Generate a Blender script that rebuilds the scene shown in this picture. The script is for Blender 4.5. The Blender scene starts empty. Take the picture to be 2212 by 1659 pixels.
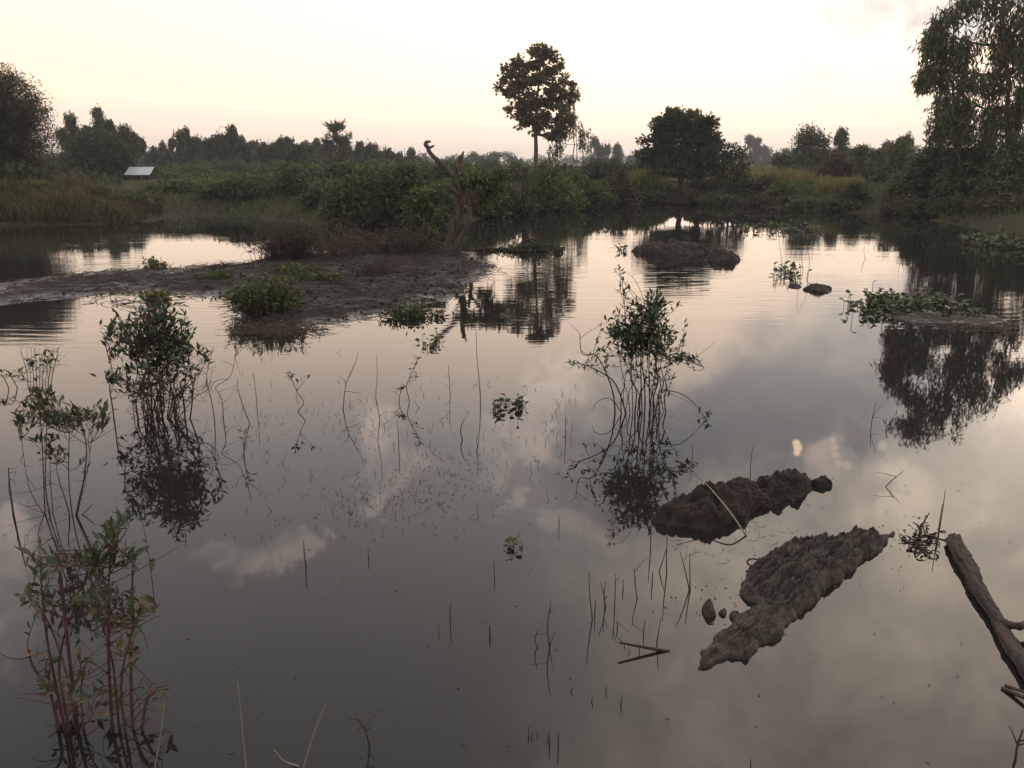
import bpy, math, random
import numpy as np
from mathutils import Vector, Matrix, noise

SC = bpy.context.scene
COL = SC.collection
R = math.radians

# ------------------------------------------------------------------ camera
CAM_H = 2.4                       # eye height above the water
F, CX, CY, HOR = 1736.0, 1106.0, 829.5, 355.0     # measured on a 2212 px wide view of the photograph
PITCH = math.atan((CY - HOR) / F)
cam_data = bpy.data.cameras.new('camera')
cam = bpy.data.objects.new('camera', cam_data)
COL.objects.link(cam)
cam.location = (0, 0, CAM_H)
cam.rotation_euler = (math.pi / 2 - PITCH, 0, 0)
cam_data.sensor_width = 36.0
cam_data.lens = 36.0 * F / 2212.0
cam_data.clip_start = 0.05
cam_data.clip_end = 5000
SC.camera = cam

# ------------------------------------------------------------------ sky
SUN_AZ, SUN_EL = R(14), R(30)      # azimuth to the right of straight ahead
SUN_DIR = Vector((math.sin(SUN_AZ) * math.cos(SUN_EL), math.cos(SUN_AZ) * math.cos(SUN_EL), math.sin(SUN_EL)))
world = bpy.data.worlds.new('World')
SC.world = world
world.use_nodes = True


def view_dir(px, py):
    u, v = (px - CX) / F, (CY - py) / F
    return Vector((u, math.cos(PITCH) + v * math.sin(PITCH), -math.sin(PITCH) + v * math.cos(PITCH))).normalized()


def mirror_dir(px, py):
    """direction of the piece of sky mirrored at that spot of the pond"""
    v = view_dir(px, py)
    v.z = -v.z
    return v


above_dir = view_dir


class NT:
    """small helper round a node tree"""
    def __init__(self, tree):
        self.t = tree
        tree.nodes.clear()

    def n(self, kind, **kw):
        nd = self.t.nodes.new(kind)
        for k, v in kw.items():
            setattr(nd, k, v)
        return nd

    def put(self, sock, v):
        if hasattr(v, 'is_output') or isinstance(v, bpy.types.NodeSocket):
            self.t.links.new(v, sock)
        elif v is not None:
            if sock.type == 'RGBA' and len(v) == 3:
                v = (*v, 1)
            sock.default_value = v

    def math(self, op, a, b=None, c=None, clamp=False):
        nd = self.n('ShaderNodeMath', operation=op, use_clamp=clamp)
        self.put(nd.inputs[0], a)
        if b is not None:
            self.put(nd.inputs[1], b)
        if c is not None:
            self.put(nd.inputs[2], c)
        return nd.outputs[0]

    def vmath(self, op, a, b=None, out=0):
        nd = self.n('ShaderNodeVectorMath', operation=op)
        self.put(nd.inputs[0], a)
        if b is not None:
            if op == 'SCALE':
                self.put(nd.inputs['Scale'], b)
            else:
                self.put(nd.inputs[1], b)
        return nd.outputs[out]

    def mix(self, f, a, b, blend='MIX'):
        nd = self.n('ShaderNodeMix', data_type='RGBA', blend_type=blend)
        nd.clamp_factor = True
        self.put(nd.inputs[0], f)
        self.put(nd.inputs[6], a)
        self.put(nd.inputs[7], b)
        return nd.outputs[2]

    def ramp(self, fac, stops, interp='LINEAR'):
        nd = self.n('ShaderNodeValToRGB')
        cr = nd.color_ramp
        cr.interpolation = interp
        while len(cr.elements) < len(stops):
            cr.elements.new(0.5)
        for e, (p, c) in zip(cr.elements, stops):
            e.position = p
            e.color = (*c, 1) if len(c) == 3 else c
        self.put(nd.inputs[0], fac)
        return nd.outputs[0]

    def smooth(self, x, lo, hi, a=0.0, b=1.0):
        nd = self.n('ShaderNodeMapRange', interpolation_type='SMOOTHSTEP')
        self.put(nd.inputs[0], x)
        for i, v in enumerate((lo, hi, a, b)):
            self.put(nd.inputs[i + 1], v)
        return nd.outputs[0]

    def noise(self, vec, scale, detail=4, rough=0.55, dist=0.0):
        nd = self.n('ShaderNodeTexNoise')
        self.put(nd.inputs['Vector'], vec)
        nd.inputs['Scale'].default_value = scale
        nd.inputs['Detail'].default_value = detail
        nd.inputs['Roughness'].default_value = rough
        nd.inputs['Distortion'].default_value = dist
        return nd.outputs[0]

    def mapping(self, vec, loc=(0, 0, 0), rot=(0, 0, 0), scale=(1, 1, 1)):
        nd = self.n('ShaderNodeMapping')
        self.put(nd.inputs[0], vec)
        nd.inputs[1].default_value = loc
        nd.inputs[2].default_value = rot
        nd.inputs[3].default_value = scale
        return nd.outputs[0]

    def sep(self, v):
        nd = self.n('ShaderNodeSeparateXYZ')
        self.put(nd.inputs[0], v)
        return nd.outputs

    def comb(self, x, y, z):
        nd = self.n('ShaderNodeCombineXYZ')
        for i, v in enumerate((x, y, z)):
            self.put(nd.inputs[i], v)
        return nd.outputs[0]

    def bump(self, h, strength, dist):
        nd = self.n('ShaderNodeBump')
        self.put(nd.inputs['Strength'], strength)
        nd.inputs['Distance'].default_value = dist
        self.put(nd.inputs['Height'], h)
        return nd.outputs[0]


def build_world():
    t = NT(world.node_tree)
    d = t.n('ShaderNodeTexCoord').outputs['Generated']
    d = t.vmath('NORMALIZE', d)
    x, y, z = t.sep(d)
    zc = t.math('MAXIMUM', z, 0.0)
    sky = t.n('ShaderNodeTexSky')
    sky.sky_type = 'NISHITA'
    sky.sun_disc = False
    sky.sun_elevation = SUN_EL
    sky.sun_rotation = SUN_AZ
    sky.dust_density = 5.0
    sky.air_density = 1.2
    sky.ozone_density = 1.0
    # hazy evening veil: colour by height above the horizon (radiance x10, the Background runs at 0.1)
    veil = t.ramp(zc, [(0.0, (.53, .435, .372)), (.035, (.62, .498, .410)), (.08, (.79, .605, .462)),
                       (.165, (.86, .665, .500)), (.25, (.74, .580, .482)), (.34, (.475, .455, .458)),
                       (.60, (.41, .415, .432)), (1.0, (.40, .415, .445))])
    veil = t.vmath('SCALE', veil, 20.0)
    base = t.mix(0.06, veil, sky.outputs[0])
    # glow around the veiled sun
    dot = t.math('MAXIMUM', t.vmath('DOT_PRODUCT', d, tuple(SUN_DIR), out=1), 0.0)
    wide = t.math('POWER', dot, 6.0)
    base = t.vmath('SCALE', base, t.math('MULTIPLY_ADD', wide, 0.30, 0.86))
    # clouds: soft masses broken up by noise, where their mirror images lie in the pond
    inv = t.math('DIVIDE', 1.0, t.math('ADD', zc, 0.16))
    p = t.comb(t.math('MULTIPLY', x, inv), t.math('MULTIPLY', y, inv), 0.0)
    w1 = t.n('ShaderNodeTexNoise')
    t.put(w1.inputs['Vector'], t.mapping(d, scale=(1, 1, 1.3)))
    w1.inputs['Scale'].default_value = 5.0
    w1.inputs['Detail'].default_value = 5.0
    w1.inputs['Roughness'].default_value = .62
    warp = t.vmath('SCALE', t.vmath('SUBTRACT', w1.outputs['Color'], (.5, .5, .5)), .34)
    dw = t.vmath('NORMALIZE', t.vmath('ADD', d, warp))
    fine = t.noise(t.mapping(d, loc=(2.0, 4.4, 1.0)), 11.0, 6, 0.6, 0.4)
    soft = t.noise(t.mapping(d, loc=(7.0, 1.4, 3.0)), 3.2, 3, 0.5, 0.3)

    def mass(px, py, rad, inner=.35):
        v = mirror_dir(px, py)
        return t.smooth(t.vmath('DOT_PRODUCT', dw, tuple(v), out=1), math.cos(R(rad)), math.cos(R(rad * inner)))

    def union(lst):
        o = lst[0]
        for q in lst[1:]:
            o = t.math('MAXIMUM', o, q)
        return o

    slate = union([mass(1680, 880, 9.5, .3), mass(1480, 980, 8, .3), mass(1850, 930, 8, .3), mass(2020, 820, 6, .2)])
    base = t.mix(t.math('MULTIPLY', slate, .92), base, t.vmath('SCALE', (.31, .318, .335), 20.0))
    bank = union([mass(1780, 1480, 17, .25), mass(2250, 1150, 13, .3), mass(2050, 1300, 12, .2), mass(1650, 1250, 7, .2), mass(1900, 1800, 26, .3)])
    bankf = t.math('MULTIPLY', bank, t.smooth(soft, .30, .62, .55, 1.0))
    warmc = t.vmath('SCALE', t.mix(t.smooth(fine, .38, .66), (1.55, 1.30, 1.07), (2.25, 1.85, 1.45)), 20.0)
    base = t.mix(t.math('MULTIPLY', bankf, .92), base, warmc)
    puff = union([mass(510, 1235, 2.5), mass(610, 1215, 1.9), mass(650, 1150, 1.7), mass(790, 1000, 2.9), mass(800, 1070, 1.8), mass(1090, 960, 2.9), mass(1200, 895, 3.0),
                  mass(1190, 1100, 2.0), mass(1300, 1135, 1.9), mass(1910, 1085, 2.6), mass(30, 1215, 3.6), mass(1800, 1000, 2.2), mass(20, 1370, 2.6)])
    puff = t.math('MULTIPLY', puff, t.smooth(fine, .34, .60, .25, 1.0))
    base = t.mix(t.math('MULTIPLY', puff, .85), base, t.vmath('SCALE', (1.18, .96, .83), 20.0))
    ds = t.vmath('NORMALIZE', t.vmath('ADD', d, t.vmath('SCALE', warp, .05)))

    def glint(px, py, rad):
        return t.smooth(t.vmath('DOT_PRODUCT', ds, tuple(mirror_dir(px, py)), out=1), math.cos(R(rad)), math.cos(R(rad * .25)))

    spark = union([glint(1721, 956, .34), glint(1724, 966, .38), glint(1722, 977, .30)])
    base = t.mix(t.math('MULTIPLY', spark, .8), base, t.vmath('SCALE', (2.6, 1.9, 1.25), 20.0))
    spark = union([glint(1797, 952, .3), glint(1801, 968, .34), glint(1803, 984, .34), glint(1812, 1002, .36), glint(1830, 1006, .4), glint(1905, 962, .4)])
    base = t.mix(t.math('MULTIPLY', spark, .55), base, t.vmath('SCALE', (1.5, 1.2, .95), 20.0))
    veilcloud = t.math('MULTIPLY', t.smooth(t.vmath('DOT_PRODUCT', dw, tuple(above_dir(1800, -35)), out=1), math.cos(R(5)), math.cos(R(1.5))), .4)
    base = t.mix(veilcloud, base, t.vmath('SCALE', (.43, .40, .385), 20.0))
    bg = t.n('ShaderNodeBackground')
    t.put(bg.inputs[0], base)
    bg.inputs[1].default_value = 0.1
    out = t.n('ShaderNodeOutputWorld')
    t.put(out.inputs[0], bg.outputs[0])


build_world()

sun_data = bpy.data.lights.new('sun', 'SUN')
sun_data.energy = 0.5
sun_data.angle = R(110)           # the sun is lost in thick evening cloud
sun_data.color = (1.0, 0.87, 0.72)
sun = bpy.data.objects.new('sun', sun_data)
COL.objects.link(sun)
sun.rotation_euler = SUN_DIR.to_track_quat('Z', 'Y').to_euler()
sun.location = (0, 0, 40)

SC.view_settings.view_transform = 'Standard'
SC.view_settings.look = 'None'
SC.view_settings.exposure = 0.04
SC.view_settings.gamma = 1.0
SC.view_settings.use_curve_mapping = False
SC.render.engine = 'CYCLES'
SC.cycles.max_bounces = 6
SC.cycles.diffuse_bounces = 2
SC.cycles.glossy_bounces = 2
SC.cycles.transmission_bounces = 2
SC.cycles.volume_bounces = 0
SC.cycles.caustics_reflective = False
SC.cycles.caustics_refractive = False
SC.cycles.use_denoising = True

# ------------------------------------------------------------------ measuring
cp, sp = math.cos(PITCH), math.sin(PITCH)


def ray(px, py):
    u, v = (px - CX) / F, (CY - py) / F
    return np.array((u, cp + v * sp, -sp + v * cp))


def G(px, py, z=0.0):
    """where the line of sight through (px, py) meets the level z"""
    d = ray(px, py)
    return np.array((0, 0, CAM_H)) + d * ((z - CAM_H) / d[2])


def A(px, py, Y):
    """the point of that line of sight at the distance Y"""
    d = ray(px, py)
    return np.array((0, 0, CAM_H)) + d * (Y / d[1])


def mpp(Y, px=CX, py=500):
    """metres per measured pixel at distance Y"""
    return Y / ray(px, py)[1] / F


rng = np.random.default_rng(7)


# ------------------------------------------------------------------ mesh building
class MB:
    def __init__(self):
        self.v, self.f, self.t, self.n = [], [], [], 0

    def add(self, v, f, tint=0.5):
        v = np.asarray(v, float).reshape(-1, 3)
        self.v.append(v)
        self.t.append(np.broadcast_to(np.asarray(tint, float), (len(v),)).copy())
        for a in (f if isinstance(f, list) else [f]):
            self.f.append(np.asarray(a, int) + self.n)
        self.n += len(v)

    def tube(self, pts, rad, sides=5, tint=0.5, cap=True, rough=0.0):
        pts = np.asarray(pts, float)
        k = len(pts)
        rad = np.broadcast_to(np.asarray(rad, float), (k,))
        tan = np.gradient(pts, axis=0)
        tan /= np.linalg.norm(tan, axis=1)[:, None] + 1e-9
        ref = np.array((0.31, 0.77, 0.21)) if abs(tan[0, 2]) > .7 else np.array((.1, .2, 1.0))
        a = np.cross(tan, ref)
        a /= np.linalg.norm(a, axis=1)[:, None] + 1e-9
        b = np.cross(tan, a)
        ang = np.linspace(0, 2 * math.pi, sides, endpoint=False)
        rr = rad[:, None] * (1 + rough * rng.normal(size=(k, sides))) if rough else np.repeat(rad[:, None], sides, 1)
        v = pts[:, None, :] + rr[..., None] * (np.cos(ang)[None, :, None] * a[:, None, :] + np.sin(ang)[None, :, None] * b[:, None, :])
        v = v.reshape(-1, 3)
        i = np.arange(k - 1)[:, None] * sides
        j = np.arange(sides)[None, :]
        j2 = (j + 1) % sides
        q = np.stack([i + j, i + j2, i + sides + j2, i + sides + j], -1).reshape(-1, 4)
        fs = [q]
        if cap:
            v = np.vstack([v, pts[:1], pts[-1:]])
            j = np.arange(sides)
            fs.append(np.stack([np.full(sides, k * sides), (j + 1) % sides, j], -1))
            fs.append(np.stack([np.full(sides, k * sides + 1), (k - 1) * sides + j, (k - 1) * sides + (j + 1) % sides], -1))
        self.add(v, fs, tint)

    def leaves(self, P, D, N, L, W, tint=0.5, fold=0.25, wide=0.45):
        """diamond leaves folded along the midrib: base P, direction D, normal N"""
        P = np.asarray(P, float)
        n = len(P)
        if not n:
            return
        D = D / (np.linalg.norm(D, axis=1)[:, None] + 1e-9)
        S = np.cross(D, N)
        S /= np.linalg.norm(S, axis=1)[:, None] + 1e-9
        U = np.cross(S, D)
        L = np.broadcast_to(np.asarray(L, float), (n,))[:, None]
        W = np.broadcast_to(np.asarray(W, float), (n,))[:, None]
        m = P + D * L * wide
        v = np.stack([P, m - S * W * .5 + U * W * fold, P + D * L - U * L * .08, m + S * W * .5 + U * W * fold], 1).reshape(-1, 3)
        o = np.arange(n)[:, None] * 4
        f = np.concatenate([o + np.array([[0, 2, 1]]), o + np.array([[0, 3, 2]])])
        self.add(v, f, np.repeat(np.broadcast_to(np.asarray(tint, float), (n,)), 4))

    def blades(self, P, H, W, lean, tint=0.5, bend=0.35):
        """grass blades: a tapering two-piece strip"""
        P = np.asarray(P, float)
        n = len(P)
        az = rng.uniform(0, 2 * math.pi, n)
        d = np.stack([np.cos(az), np.sin(az), np.zeros(n)], 1)
        s = np.stack([-np.sin(az), np.cos(az), np.zeros(n)], 1)
        H = np.broadcast_to(H, (n,))[:, None]
        W = np.broadcast_to(W, (n,))[:, None]
        le = (rng.uniform(0.2, 1, n) * lean)[:, None]
        up = np.array((0, 0, 1.0))
        m = P + up * H * .6 + d * H * le * .4
        tip = P + up * H * (1 - bend * le) + d * H * le * 1.2
        v = np.stack([P - s * W, P + s * W, m + s * W * .7, m - s * W * .7, tip], 1).reshape(-1, 3)
        o = np.arange(n)[:, None] * 5
        q = o + np.array([[0, 1, 2, 3]])
        f = o + np.array([[3, 2, 4]])
        self.add(v, [q, f], np.repeat(np.broadcast_to(np.asarray(tint, float), (n,)), 5))

    def mesh(self, name, mat, smooth=False):
        me = bpy.data.meshes.new(name)
        v = np.concatenate(self.v) if self.v else np.zeros((0, 3))
        me.vertices.add(len(v))
        me.vertices.foreach_set('co', v.ravel())
        tri = [a for a in self.f if a.shape[1] == 3]
        quad = [a for a in self.f if a.shape[1] == 4]
        idx, start, p = [], [], 0
        for group, k in ((tri, 3), (quad, 4)):
            if group:
                g = np.concatenate(group)
                idx.append(g.ravel())
                start.append(p + np.arange(len(g)) * k)
                p += len(g) * k
        if idx:
            idx, start = np.concatenate(idx), np.concatenate(start)
            me.loops.add(len(idx))
            me.loops.foreach_set('vertex_index', idx)
            me.polygons.add(len(start))
            me.polygons.foreach_set('loop_start', start)
            if smooth:
                me.polygons.foreach_set('use_smooth', np.ones(len(start), bool))
        at = me.attributes.new('tint', 'FLOAT', 'POINT')
        at.data.foreach_set('value', np.concatenate(self.t) if self.t else np.zeros(0))
        me.update(calc_edges=True)
        me.materials.append(mat)
        return me

    def obj(self, name, mat, parent=None, smooth=False, kind=None):
        o = bpy.data.objects.new(name, self.mesh(name, mat, smooth))
        COL.objects.link(o)
        if parent is not None:
            o.parent = parent
            if parent.type == 'EMPTY':
                o.matrix_parent_inverse = Matrix.Translation(-Vector(parent.location))
        if kind:
            o['kind'] = kind
        return o


def tag(o, label=None, cat=None, group=None, kind=None):
    for k, v in (('label', label), ('category', cat), ('group', group), ('kind', kind)):
        if v:
            o[k] = v
    return o


def thing(name, label, cat, loc, group=None):
    o = bpy.data.objects.new(name, None)
    o.empty_display_size = 0.1
    COL.objects.link(o)
    o.location = tuple(loc)
    return tag(o, label, cat, group)


def unit(n):
    v = rng.normal(size=(n, 3))
    return v / np.linalg.norm(v, axis=1)[:, None]


def bez(a, b, bow, k=6):
    """a bowed line from a to b"""
    a, b = np.asarray(a, float), np.asarray(b, float)
    t = np.linspace(0, 1, k)[:, None]
    c = (a + b) / 2 + np.asarray(bow, float)
    return (1 - t) ** 2 * a + 2 * t * (1 - t) * c + t ** 2 * b


# ------------------------------------------------------------------ materials
def material(name):
    m = bpy.data.materials.new(name)
    m.use_nodes = True
    return m, NT(m.node_tree)


def finish(t, color, rough=0.8, normal=None, spec=0.3, trans=None, ior=None):
    b = t.n('ShaderNodeBsdfPrincipled')
    t.put(b.inputs['Base Color'], color)
    t.put(b.inputs['Roughness'], rough)
    b.inputs['Specular IOR Level'].default_value = spec
    if ior:
        b.inputs['IOR'].default_value = ior
    if normal is not None:
        t.put(b.inputs['Normal'], normal)
    sh = b.outputs[0]
    if trans:
        tr = t.n('ShaderNodeBsdfTranslucent')
        t.put(tr.inputs[0], color)
        mx = t.n('ShaderNodeMixShader')
        mx.inputs[0].default_value = trans
        t.t.links.new(sh, mx.inputs[1])
        t.t.links.new(tr.outputs[0], mx.inputs[2])
        sh = mx.outputs[0]
    out = t.n('ShaderNodeOutputMaterial')
    t.t.links.new(sh, out.inputs[0])


def leaf_mat(name, dark, light, extra=None, rough=0.55, trans=0.2, by_object=False, spec=0.25):
    m, t = material(name)
    if by_object:
        f = t.n('ShaderNodeObjectInfo').outputs['Random']
    else:
        f = t.n('ShaderNodeAttribute', attribute_name='tint').outputs['Fac']
    c = t.mix(f, dark, light)
    if extra:
        c = t.mix(t.smooth(f, .86, .97), c, extra)
    finish(t, c, rough, None, spec, trans)
    return m


def bark_mat(name, a, b, scale=18, strength=0.5, dist=0.02, stretch=0.2):
    m, t = material(name)
    p = t.n('ShaderNodeTexCoord').outputs['Object']
    q = t.mapping(p, scale=(1, 1, stretch))
    n1 = t.noise(q, scale, 6, 0.65)
    n2 = t.noise(p, scale * .25, 3, 0.5)
    c = t.mix(t.smooth(n1, .3, .7), a, b)
    c = t.mix(t.math('MULTIPLY', n2, .5), c, tuple(x * .55 for x in a))
    finish(t, c, 0.9, t.bump(n1, strength, dist), 0.15)
    return m


M = {}
M['leaf_dark'] = leaf_mat('leaf_dark', (.026, .035, .014), (.098, .120, .046))
M['leaf_mid'] = leaf_mat('leaf_mid', (.036, .052, .016), (.145, .180, .060))
M['leaf_bright'] = leaf_mat('leaf_bright', (.050, .070, .020), (.190, .225, .070))
M['leaf_tall'] = leaf_mat('leaf_tall', (.120, .100, .052), (.260, .215, .115), trans=.5)  # leaf colour lightened to carry the veiling glare over the tall crown
M['leaf_euca'] = leaf_mat('leaf_euca', (.040, .052, .022), (.140, .158, .070))
M['leaf_far'] = leaf_mat('leaf_far', (.036, .048, .018), (.110, .130, .048))
M['leaf_brown'] = leaf_mat('leaf_brown', (.052, .042, .022), (.125, .098, .052))
M['leaf_rust'] = leaf_mat('leaf_rust', (.060, .040, .024), (.140, .086, .048))
M['reed'] = leaf_mat('reed', (.042, .036, .016), (.145, .125, .048), rough=.8)
M['grass'] = leaf_mat('grass', (.030, .044, .012), (.100, .130, .036), rough=.8)
M['field'] = leaf_mat('field', (.10, .09, .03), (.24, .21, .075), rough=.8)
M['shrub_leaf'] = leaf_mat('shrub_leaf', (.020, .036, .016), (.058, .092, .034), rough=.38, spec=.45, by_object=True)
M['shrub_leaf_mesh'] = leaf_mat('shrub_leaf_mesh', (.020, .036, .016), (.058, .092, .034), rough=.38, spec=.45)
M['fore_leaf'] = leaf_mat('fore_leaf', (.030, .048, .022), (.085, .110, .042), extra=(.13, .10, .05), rough=.45, spec=.4, by_object=True)
M['fore_leaf_mesh'] = leaf_mat('fore_leaf_mesh', (.030, .048, .022), (.085, .110, .042), rough=.45, spec=.4)
M['dry_leaf'] = leaf_mat('dry_leaf', (.090, .058, .036), (.20, .135, .075), rough=.7, by_object=True)
M['pad_leaf'] = leaf_mat('pad_leaf', (.026, .046, .014), (.080, .115, .030), extra=(.11, .075, .03), rough=.55, spec=.25, trans=.3, by_object=True)
M['pad_leaf_mesh'] = leaf_mat('pad_leaf_mesh', (.026, .044, .014), (.075, .105, .028), rough=.35, spec=.45)
M['bark'] = bark_mat('bark', (.075, .058, .044), (.150, .118, .090))
M['bark_dark'] = bark_mat('bark_dark', (.040, .030, .024), (.085, .065, .050))
M['bark_snag'] = bark_mat('bark_snag', (.060, .046, .037), (.190, .150, .118), scale=14, strength=.8, dist=.05, stretch=.15)
M['twig'] = bark_mat('twig', (.045, .032, .026), (.115, .080, .062), scale=40, strength=.2, dist=.004, stretch=.5)
M['twig_dry'] = bark_mat('twig_dry', (.085, .062, .048), (.190, .145, .110), scale=40, strength=.2, dist=.004, stretch=.5)
M['twig_pale'] = bark_mat('twig_pale', (.26, .24, .17), (.42, .39, .28), scale=60, strength=.2, dist=.003, stretch=.5)
M['twig_red'] = bark_mat('twig_red', (.070, .040, .036), (.150, .090, .075), scale=40, strength=.2, dist=.004, stretch=.5)


def mud_mat(name, a, b, wet=.35, fine=60, strength=.7, dist=.012, stretch=(1, 1, 1), spec=.3, rim=.03):
    m, t = material(name)
    p = t.n('ShaderNodeNewGeometry').outputs['Position']
    q = t.mapping(p, scale=stretch)
    n1 = t.noise(q, fine * .16, 5, 0.6)
    n2 = t.noise(q, fine, 5, 0.65)
    h = t.math('ADD', t.math('MULTIPLY', n1, .6), t.math('MULTIPLY', n2, .4))
    c = t.mix(t.smooth(h, .36, .66), a, b)
    r = t.smooth(n1, .40, .58, wet, .92)
    z = t.sep(p)[2]
    zz = t.math('ADD', z, t.math('MULTIPLY_ADD', n1, rim, -.5 * rim))
    soaked = t.smooth(zz, rim * .25, rim)                # mud stays soaked just above the water
    r = t.math('MULTIPLY', r, t.math('MULTIPLY_ADD', soaked, .72, .28))
    c = t.mix(soaked, t.vmath('SCALE', c, .62), c)
    finish(t, c, r, t.bump(h, t.math('MULTIPLY_ADD', soaked, strength * .7, strength * .3), dist), spec)
    return m


M['mud'] = mud_mat('mud', (.011, .008, .0062), (.042, .032, .0255), wet=.6, fine=14, strength=1.0, dist=.14, spec=.22, rim=.05)
M['mud_clump'] = mud_mat('mud_clump', (.016, .011, .008), (.070, .050, .038), wet=.6, fine=70, strength=1.0, dist=.04, spec=.25)
M['mud_slab'] = mud_mat('mud_slab', (.034, .027, .021), (.150, .122, .097), wet=.75, fine=80, strength=1.0, dist=.04, spec=.2)
M['log_bark'] = mud_mat('log_bark', (.022, .016, .012), (.095, .074, .057), wet=.8, fine=70, strength=1.0, dist=.02, stretch=(1.0, .45, 1.0))


def ground_mat():
    m, t = material('ground')
    p = t.n('ShaderNodeNewGeometry').outputs['Position']
    n1 = t.noise(p, .35, 4, .6)
    n2 = t.noise(p, 3.0, 5, .65)
    c = t.mix(t.smooth(n1, .38, .62), (.040, .044, .016), (.062, .046, .030))
    c = t.mix(t.math('MULTIPLY', n2, .6), c, (.045, .042, .024))
    finish(t, c, .95, t.bump(n2, .8, .25), .1)
    return m


M['ground'] = ground_mat()


def water_mat():
    m, t = material('muddy_water')
    p = t.n('ShaderNodeNewGeometry').outputs['Position']
    x, y, z = t.sep(p)
    # long low ripples lying across the view, strongest on the open middle of the pond
    warp = t.noise(p, .35, 2, .5)
    pw = t.vmath('ADD', p, t.comb(0, t.math('MULTIPLY', warp, 1.2), 0))
    r1 = t.noise(t.mapping(pw, scale=(.55, 4.4, 1)), 1.0, 2, .5)
    r2 = t.noise(t.mapping(pw, rot=(0, 0, .12), scale=(1.3, 9.0, 1)), 1.0, 2, .5)
    swell = t.noise(t.mapping(p, scale=(.12, .35, 1)), 1.0, 2, .5)
    patch = t.smooth(t.noise(t.mapping(p, loc=(5.2, 1.3, 0), scale=(.10, .22, 1)), 1.0, 2, .5), .40, .60)
    far = t.math('MULTIPLY', t.smooth(y, 7.5, 13.0), t.smooth(y, 36.0, 20.0, .10, 1.0))
    amp = t.math('MULTIPLY', far, t.math('MULTIPLY_ADD', patch, .8, .2))
    h = t.math('ADD', t.math('MULTIPLY', r1, .7), t.math('MULTIPLY', r2, .3))
    h = t.math('ADD', t.math('MULTIPLY', h, amp), t.math('MULTIPLY', t.math('MULTIPLY', swell, .25), t.smooth(y, 3.0, 9.0)))
    nrm = t.bump(h, 1.0, .0062)
    silt = t.noise(p, .5, 4, .6)
    c = t.mix(silt, (.013, .0122, .0110), (.021, .0190, .0165))
    b = t.n('ShaderNodeBsdfPrincipled')
    t.put(b.inputs['Base Color'], c)
    b.inputs['Roughness'].default_value = 0.02
    b.inputs['IOR'].default_value = 1.333
    b.inputs['Specular IOR Level'].default_value = 0.5
    t.put(b.inputs['Normal'], nrm)
    out = t.n('ShaderNodeOutputMaterial')
    t.t.links.new(b.outputs[0], out.inputs[0])
    return m


M['water'] = water_mat()


def flat_mat(name, col, rough=.6, spec=.3, metal=0.0, var=.25, scale=8):
    m, t = material(name)
    p = t.n('ShaderNodeTexCoord').outputs['Object']
    n1 = t.noise(p, scale, 4, .6)
    c = t.mix(n1, tuple(v * (1 - var) for v in col), tuple(min(1, v * (1 + var)) for v in col))
    finish(t, c, rough, t.bump(n1, .2, .01), spec)
    return m


# ------------------------------------------------------------------ terrain
def sdf(P, poly):
    """signed distance to a polygon, negative inside"""
    P = np.asarray(P, float)
    poly = np.asarray(poly, float)
    d = np.full(len(P), 1e9)
    inside = np.zeros(len(P), bool)
    n = len(poly)
    for i in range(n):
        a, b = poly[i], poly[(i + 1) % n]
        e, w = b - a, P - a
        t = np.clip((w @ e) / (e @ e + 1e-12), 0, 1)
        q = w - t[:, None] * e
        d = np.minimum(d, (q * q).sum(1))
        c = ((a[1] > P[:, 1]) != (b[1] > P[:, 1]))
        with np.errstate(divide='ignore', invalid='ignore'):
            xs = (b[0] - a[0]) * (P[:, 1] - a[1]) / (b[1] - a[1]) + a[0]
        inside ^= c & (P[:, 0] < xs)
    d = np.sqrt(d)
    return np.where(inside, -d, d)


shore_px = [(-420, 505), (-150, 492), (0, 487), (150, 487), (300, 480), (350, 470), (450, 467), (560, 472), (660, 480),
            (760, 488), (860, 492), (940, 488), (1010, 480), (1100, 466), (1200, 456), (1330, 444), (1400, 440),
            (1480, 441), (1600, 444), (1750, 455), (1850, 460), (1980, 466), (2060, 485), (2140, 497), (2220, 508), (2420, 540)]
POND = np.array([(-34, 16), (-20, 4), (-8, 1.3)][::1] + [(0, 1.0), (8, 1.3), (16, 5), (21, 14)])
POND = np.vstack([[G(px, py)[:2] for px, py in shore_px][::-1], POND[:]])


def vnoise(P, scale, seed=0.0, octs=3):
    """cheap smooth value noise from summed sines (vectorised)"""
    x, y = P[:, 0] * scale + seed, P[:, 1] * scale - seed * 1.7
    s, a = np.zeros(len(P)), 1.0
    for i in range(octs):
        k = 2.03 ** i
        s += a * (np.sin(x * k * 1.3 + 1.9 * np.sin(y * k * .9 + i)) * np.cos(y * k * 1.1 + 1.4 * np.sin(x * k * .7 - i)))
        a *= .5
    return s


def ground_height(P):
    P = np.asarray(P, float).reshape(-1, 2)
    d = sdf(P, POND) + .35 * vnoise(P, .45, 2.0)
    s = np.clip(d / 7.0, 0, 1)
    up = .95 * (s * s * (3 - 2 * s)) ** .6 + .10 * vnoise(P, .25, 5.0) * np.clip(d / 5, 0, 1) + .10 * np.clip(d / .6, 0, 1)
    down = -.9 * np.clip(-d / 3.0, 0, 1)
    return np.where(d > 0, up, down)


def gz(x, y):
    return float(ground_height([(x, y)])[0])


def grid_mesh(xs, ys, zf, mat, name, smooth=True):
    X, Y = np.meshgrid(xs, ys)
    P = np.stack([X.ravel(), Y.ravel()], 1)
    z = zf(P)
    nx, ny = len(xs), len(ys)
    i = np.arange(ny - 1)[:, None] * nx + np.arange(nx - 1)[None, :]
    q = np.stack([i, i + 1, i + nx + 1, i + nx], -1).reshape(-1, 4)
    mb = MB()
    mb.add(np.column_stack([P, z]), q)
    return mb.obj(name, mat, smooth=smooth)


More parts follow.
